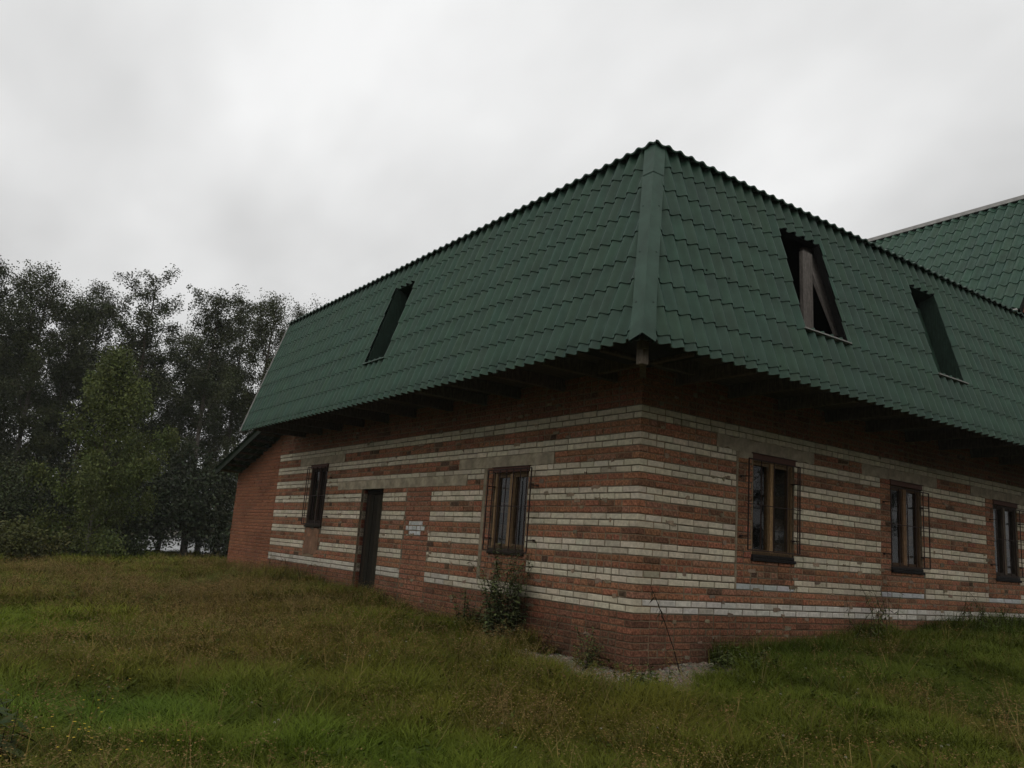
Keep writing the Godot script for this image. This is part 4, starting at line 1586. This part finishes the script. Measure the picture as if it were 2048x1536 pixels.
func make_weeds() -> void:
	var nettle := Color(0.075, 0.095, 0.034)
	put_weed("wormwood_clump", weed(201, 46, 1.32, 0.24, 0.11, 0.40, 75, 0.15, Color(0.115, 0.14, 0.06), Color(0.05, 0.05, 0.03)), Vector2(-2.05, 0.26), "dense green weed clump growing under the grilled window of the end wall", "weed")
	put_weed("wormwood_clump", weed(202, 16, 0.62, 0.24, 0.10, 0.42, 50, 0.2, Color(0.09, 0.105, 0.04), Color(0.05, 0.05, 0.03)), Vector2(-2.55, 0.34), "shorter weed clump left of the dense clump under the grilled window", "weed")
	put_weed("dock_plant", weed(203, 4, 0.70, 0.10, 0.11, 0.35, 16, 0.8, Color(0.10, 0.060, 0.034), Color(0.09, 0.055, 0.035)), Vector2(-1.22, 0.28), "thin reddish brown withered plant right of the weed clump", "weed")
	put_weed("weed_plant", weed(204, 12, 0.50, 0.15, 0.09, 0.4, 40, 0.2, Color(0.09, 0.105, 0.04), Color(0.05, 0.05, 0.03)), Vector2(-0.42, 0.24), "small green weed against the bricks just left of the house corner", "weed")
	# dry stem leaning at the corner
	var dry := Geo.new()
	var pts := [Vector3(0, 0, 0), Vector3(-0.02, 0.3, 0.11), Vector3(-0.03, 0.56, 0.24), Vector3(-0.04, 0.78, 0.36), Vector3(-0.05, 0.96, 0.47)]
	dry.tube(pts, [0.006, 0.0055, 0.005, 0.004, 0.003], 5, Color(0.035, 0.028, 0.02))
	var dl := Geo.new()
	rng.seed = 210
	for i in 16:
		var t := rr(0.55, 1.0)
		var p: Vector3 = pts[int(t * 3.999)].lerp(pts[int(t * 3.999) + 1], fposmod(t * 3.999, 1.0))
		var d := Vector3(rr(-0.6, 0.6), rr(-1.6, -0.3), rr(-0.6, 0.8)).normalized()
		dl.leaf(p, d, d.cross(Vector3(rr(-1, 1), 0.3, rr(-1, 1))).normalized(), rr(0.05, 0.12), 0.014, Color(0.04, 0.032, 0.022))
	var ds := thing("dry_stem", "single dry dark stem leaning before the corner bricks", "weed", Vector3(0.34, height(0.34, -0.42) - 0.02, -0.42))
	piece("stem", dry.mesh(), mats["bark"], ds)
	piece("leaves", dl.mesh(), mats["weed"], ds)
	# willow herb along the long wall
	put_weed("willowherb", weed(221, 7, 1.05, 0.25, 0.14, 0.20, 24, 0.7, nettle, Color(0.06, 0.05, 0.03), 0.25), Vector2(0.30, -4.35), "slender drooping willow herb in front of the middle window of the long wall", "weed")
	put_weed("willowherb", weed(222, 6, 0.85, 0.30, 0.14, 0.20, 22, 0.7, nettle, Color(0.06, 0.05, 0.03), 0.25), Vector2(0.34, -3.75), "slender willow herb just left of the taller one by the middle window", "weed")
	put_weed("willowherb", weed(223, 12, 0.85, 0.40, 0.13, 0.22, 26, 0.6, nettle, Color(0.06, 0.05, 0.03), 0.2), Vector2(0.34, -6.75), "bushy willow herb below the rightmost window of the long wall", "weed")
	put_weed("nettle_clump", weed(224, 26, 0.6, 0.55, 0.10, 0.4, 40, 0.3, nettle, Color(0.05, 0.05, 0.03), 0.1), Vector2(0.45, -7.6), "nettle clump at the right edge of the photo below the long wall", "weed")
	put_weed("nettle_clump", weed(225, 24, 0.36, 0.38, 0.10, 0.5, 30, 0.2, nettle * 0.9, Color(0.05, 0.05, 0.03), 0.0), Vector2(0.75, -0.95), "dark low nettle clump right of the gravel before the house corner", "weed")
	put_weed("nettle_clump", weed(226, 18, 0.28, 0.28, 0.10, 0.5, 26, 0.2, nettle * 0.9, Color(0.05, 0.05, 0.03), 0.0), Vector2(0.75, 0.50), "dark low nettle clump in front of the gravel at the house corner", "weed")
	# by the far end of the end wall
	put_weed("dry_weeds", weed(231, 9, 0.62, 0.35, 0.07, 0.3, 14, 0.3, Color(0.085, 0.062, 0.036), Color(0.08, 0.06, 0.04), 0.3), Vector2(-9.75, 0.45), "dry brown weeds under the far window of the end wall", "weed")
	put_weed("dry_weeds", weed(232, 12, 0.5, 0.5, 0.08, 0.3, 16, 0.3, Color(0.05, 0.06, 0.028), Color(0.07, 0.055, 0.035), 0.1), Vector2(-8.4, 0.5), "green and brown weeds between the far window and the door", "weed")
	put_weed("dry_weeds", weed(233, 9, 0.40, 0.30, 0.06, 0.26, 12, 0.2, Color(0.115, 0.085, 0.036), Color(0.10, 0.075, 0.04), 0.3), Vector2(-4.75, 0.38), "yellowish dry weeds at the foot of the plain red pier", "weed")
	# broad-leaved weeds at the lower left
	put_weed("dock_plant", weed(241, 14, 0.52, 0.26, 0.26, 0.34, 12, 0.5, Color(0.054, 0.072, 0.030), Color(0.05, 0.05, 0.03), 0.1), Vector2(0.72, 5.98), "dark broad leaved weed at the lower left edge of the photo", "weed")
	put_weed("dock_plant", weed(242, 12, 0.45, 0.26, 0.24, 0.34, 12, 0.5, Color(0.056, 0.072, 0.028), Color(0.05, 0.05, 0.03), 0.1), Vector2(-0.3, 5.85), "broad leaved weed above the one at the lower left corner", "weed")
	# flowers
	flowers()

func flowers() -> void:
	rng.seed = 300
	var yl := Geo.new()
	for k in 6:
		var a := TAU * k / 6.0
		var d := Vector3(cos(a), 0.35, sin(a)).normalized()
		yl.leaf(Vector3(0, 0, 0), d, d.cross(Vector3.UP).normalized(), 0.011, 0.010, Color(0.50, 0.36, 0.02))
	var st := Geo.new()
	st.tube([Vector3(0, -0.30, 0), Vector3(0.01, -0.15, 0), Vector3(0, 0, 0)], [0.0018, 0.0016, 0.0014], 3, Color(0.06, 0.07, 0.02))
	var ym := yl.mesh()
	var sm := st.mesh()
	for i in 34:
		var at := Vector2(0.75 + rng.randfn() * 0.45, 5.45 + rng.randfn() * 0.17)
		if i > 24:
			at = Vector2(rr(-1.6, 0.2), rr(4.7, 5.3))
		var o := thing("buttercup", "small yellow buttercup among the grass at the lower left", "flower", Vector3(at.x, height(at.x, at.y) + rr(0.24, 0.34), at.y), "buttercups in the lower left corner")
		piece("flower", ym, mats["petal"], o)
		piece("stem", sm, mats["weed"], o)
	var wl := Geo.new()
	for k in 16:
		var d := Vector3(rr(-1, 1), rr(-0.2, 1), rr(-1, 1)).normalized()
		wl.leaf(d * 0.003, d, d.cross(Vector3(0.3, 1, 0.2)).normalized(), 0.009, 0.005, Color(0.26, 0.25, 0.19))
	var wm := wl.mesh()
	for i in 70:
		var f := Vector2(-0.823, -0.568).rotated(deg_to_rad(rr(-30, 33)))
		var at := Vector2(EYE.x, EYE.z) + f * rr(5.8, 12.0)
		if not clear_of_house(at.x - 0.2, at.y - 0.2): continue
		var o := thing("clover_flower", "small whitish clover head among the meadow grass", "flower", Vector3(at.x, height(at.x, at.y) + rr(0.14, 0.26), at.y), "white clover heads scattered over the meadow")
		piece("flower", wm, mats["petal"], o)
		var s := piece("stem", sm, mats["weed"], o)
		s.scale = Vector3(1, 0.7, 1)


func make_shed() -> void:
	# a red brick outbuilding whose corner shows at the left edge between the trees
	var o := thing("outbuilding", "red brick outbuilding mostly beyond the left edge behind shrubs", "building", Vector3(-24.0, height(-24.0, 6.4), 6.4))
	var g := Geo.new()
	g.box(Vector3(-1.5, 0, -1.45), Vector3(1.5, 2.75, 2.0), Color(0.24, 0.07, 0.04))
	piece("wall", g.mesh(), mats["red_brick"], o)
	var r := Geo.new()
	r.hexa([Vector3(-1.7, 2.76, -1.6), Vector3(1.7, 2.76, -1.6), Vector3(-1.7, 2.9, -1.6), Vector3(1.7, 2.9, -1.6), Vector3(-1.7, 2.4, 2.2), Vector3(1.7, 2.4, 2.2), Vector3(-1.7, 2.54, 2.2), Vector3(1.7, 2.54, 2.2)], Color(0.06, 0.06, 0.055))
	piece("roof", r.mesh(), mats["metal"], o)


func _ready() -> void:
	make_view()
	rng.seed = 1
	noise.seed = 3
	noise.frequency = 0.08
	noise.fractal_octaves = 4
	noise_b.seed = 8
	noise_b.frequency = 0.10
	noise_b.fractal_octaves = 3
	make_materials()
	make_ground()
	house = thing("brick_house", "unfinished house of red and white striped brick under a green metal mansard roof", "house", Vector3(0, -0.8, 0))
	make_walls()
	make_openings()
	make_roof()
	make_trees()
	make_grass()
	make_weeds()
	make_shed()
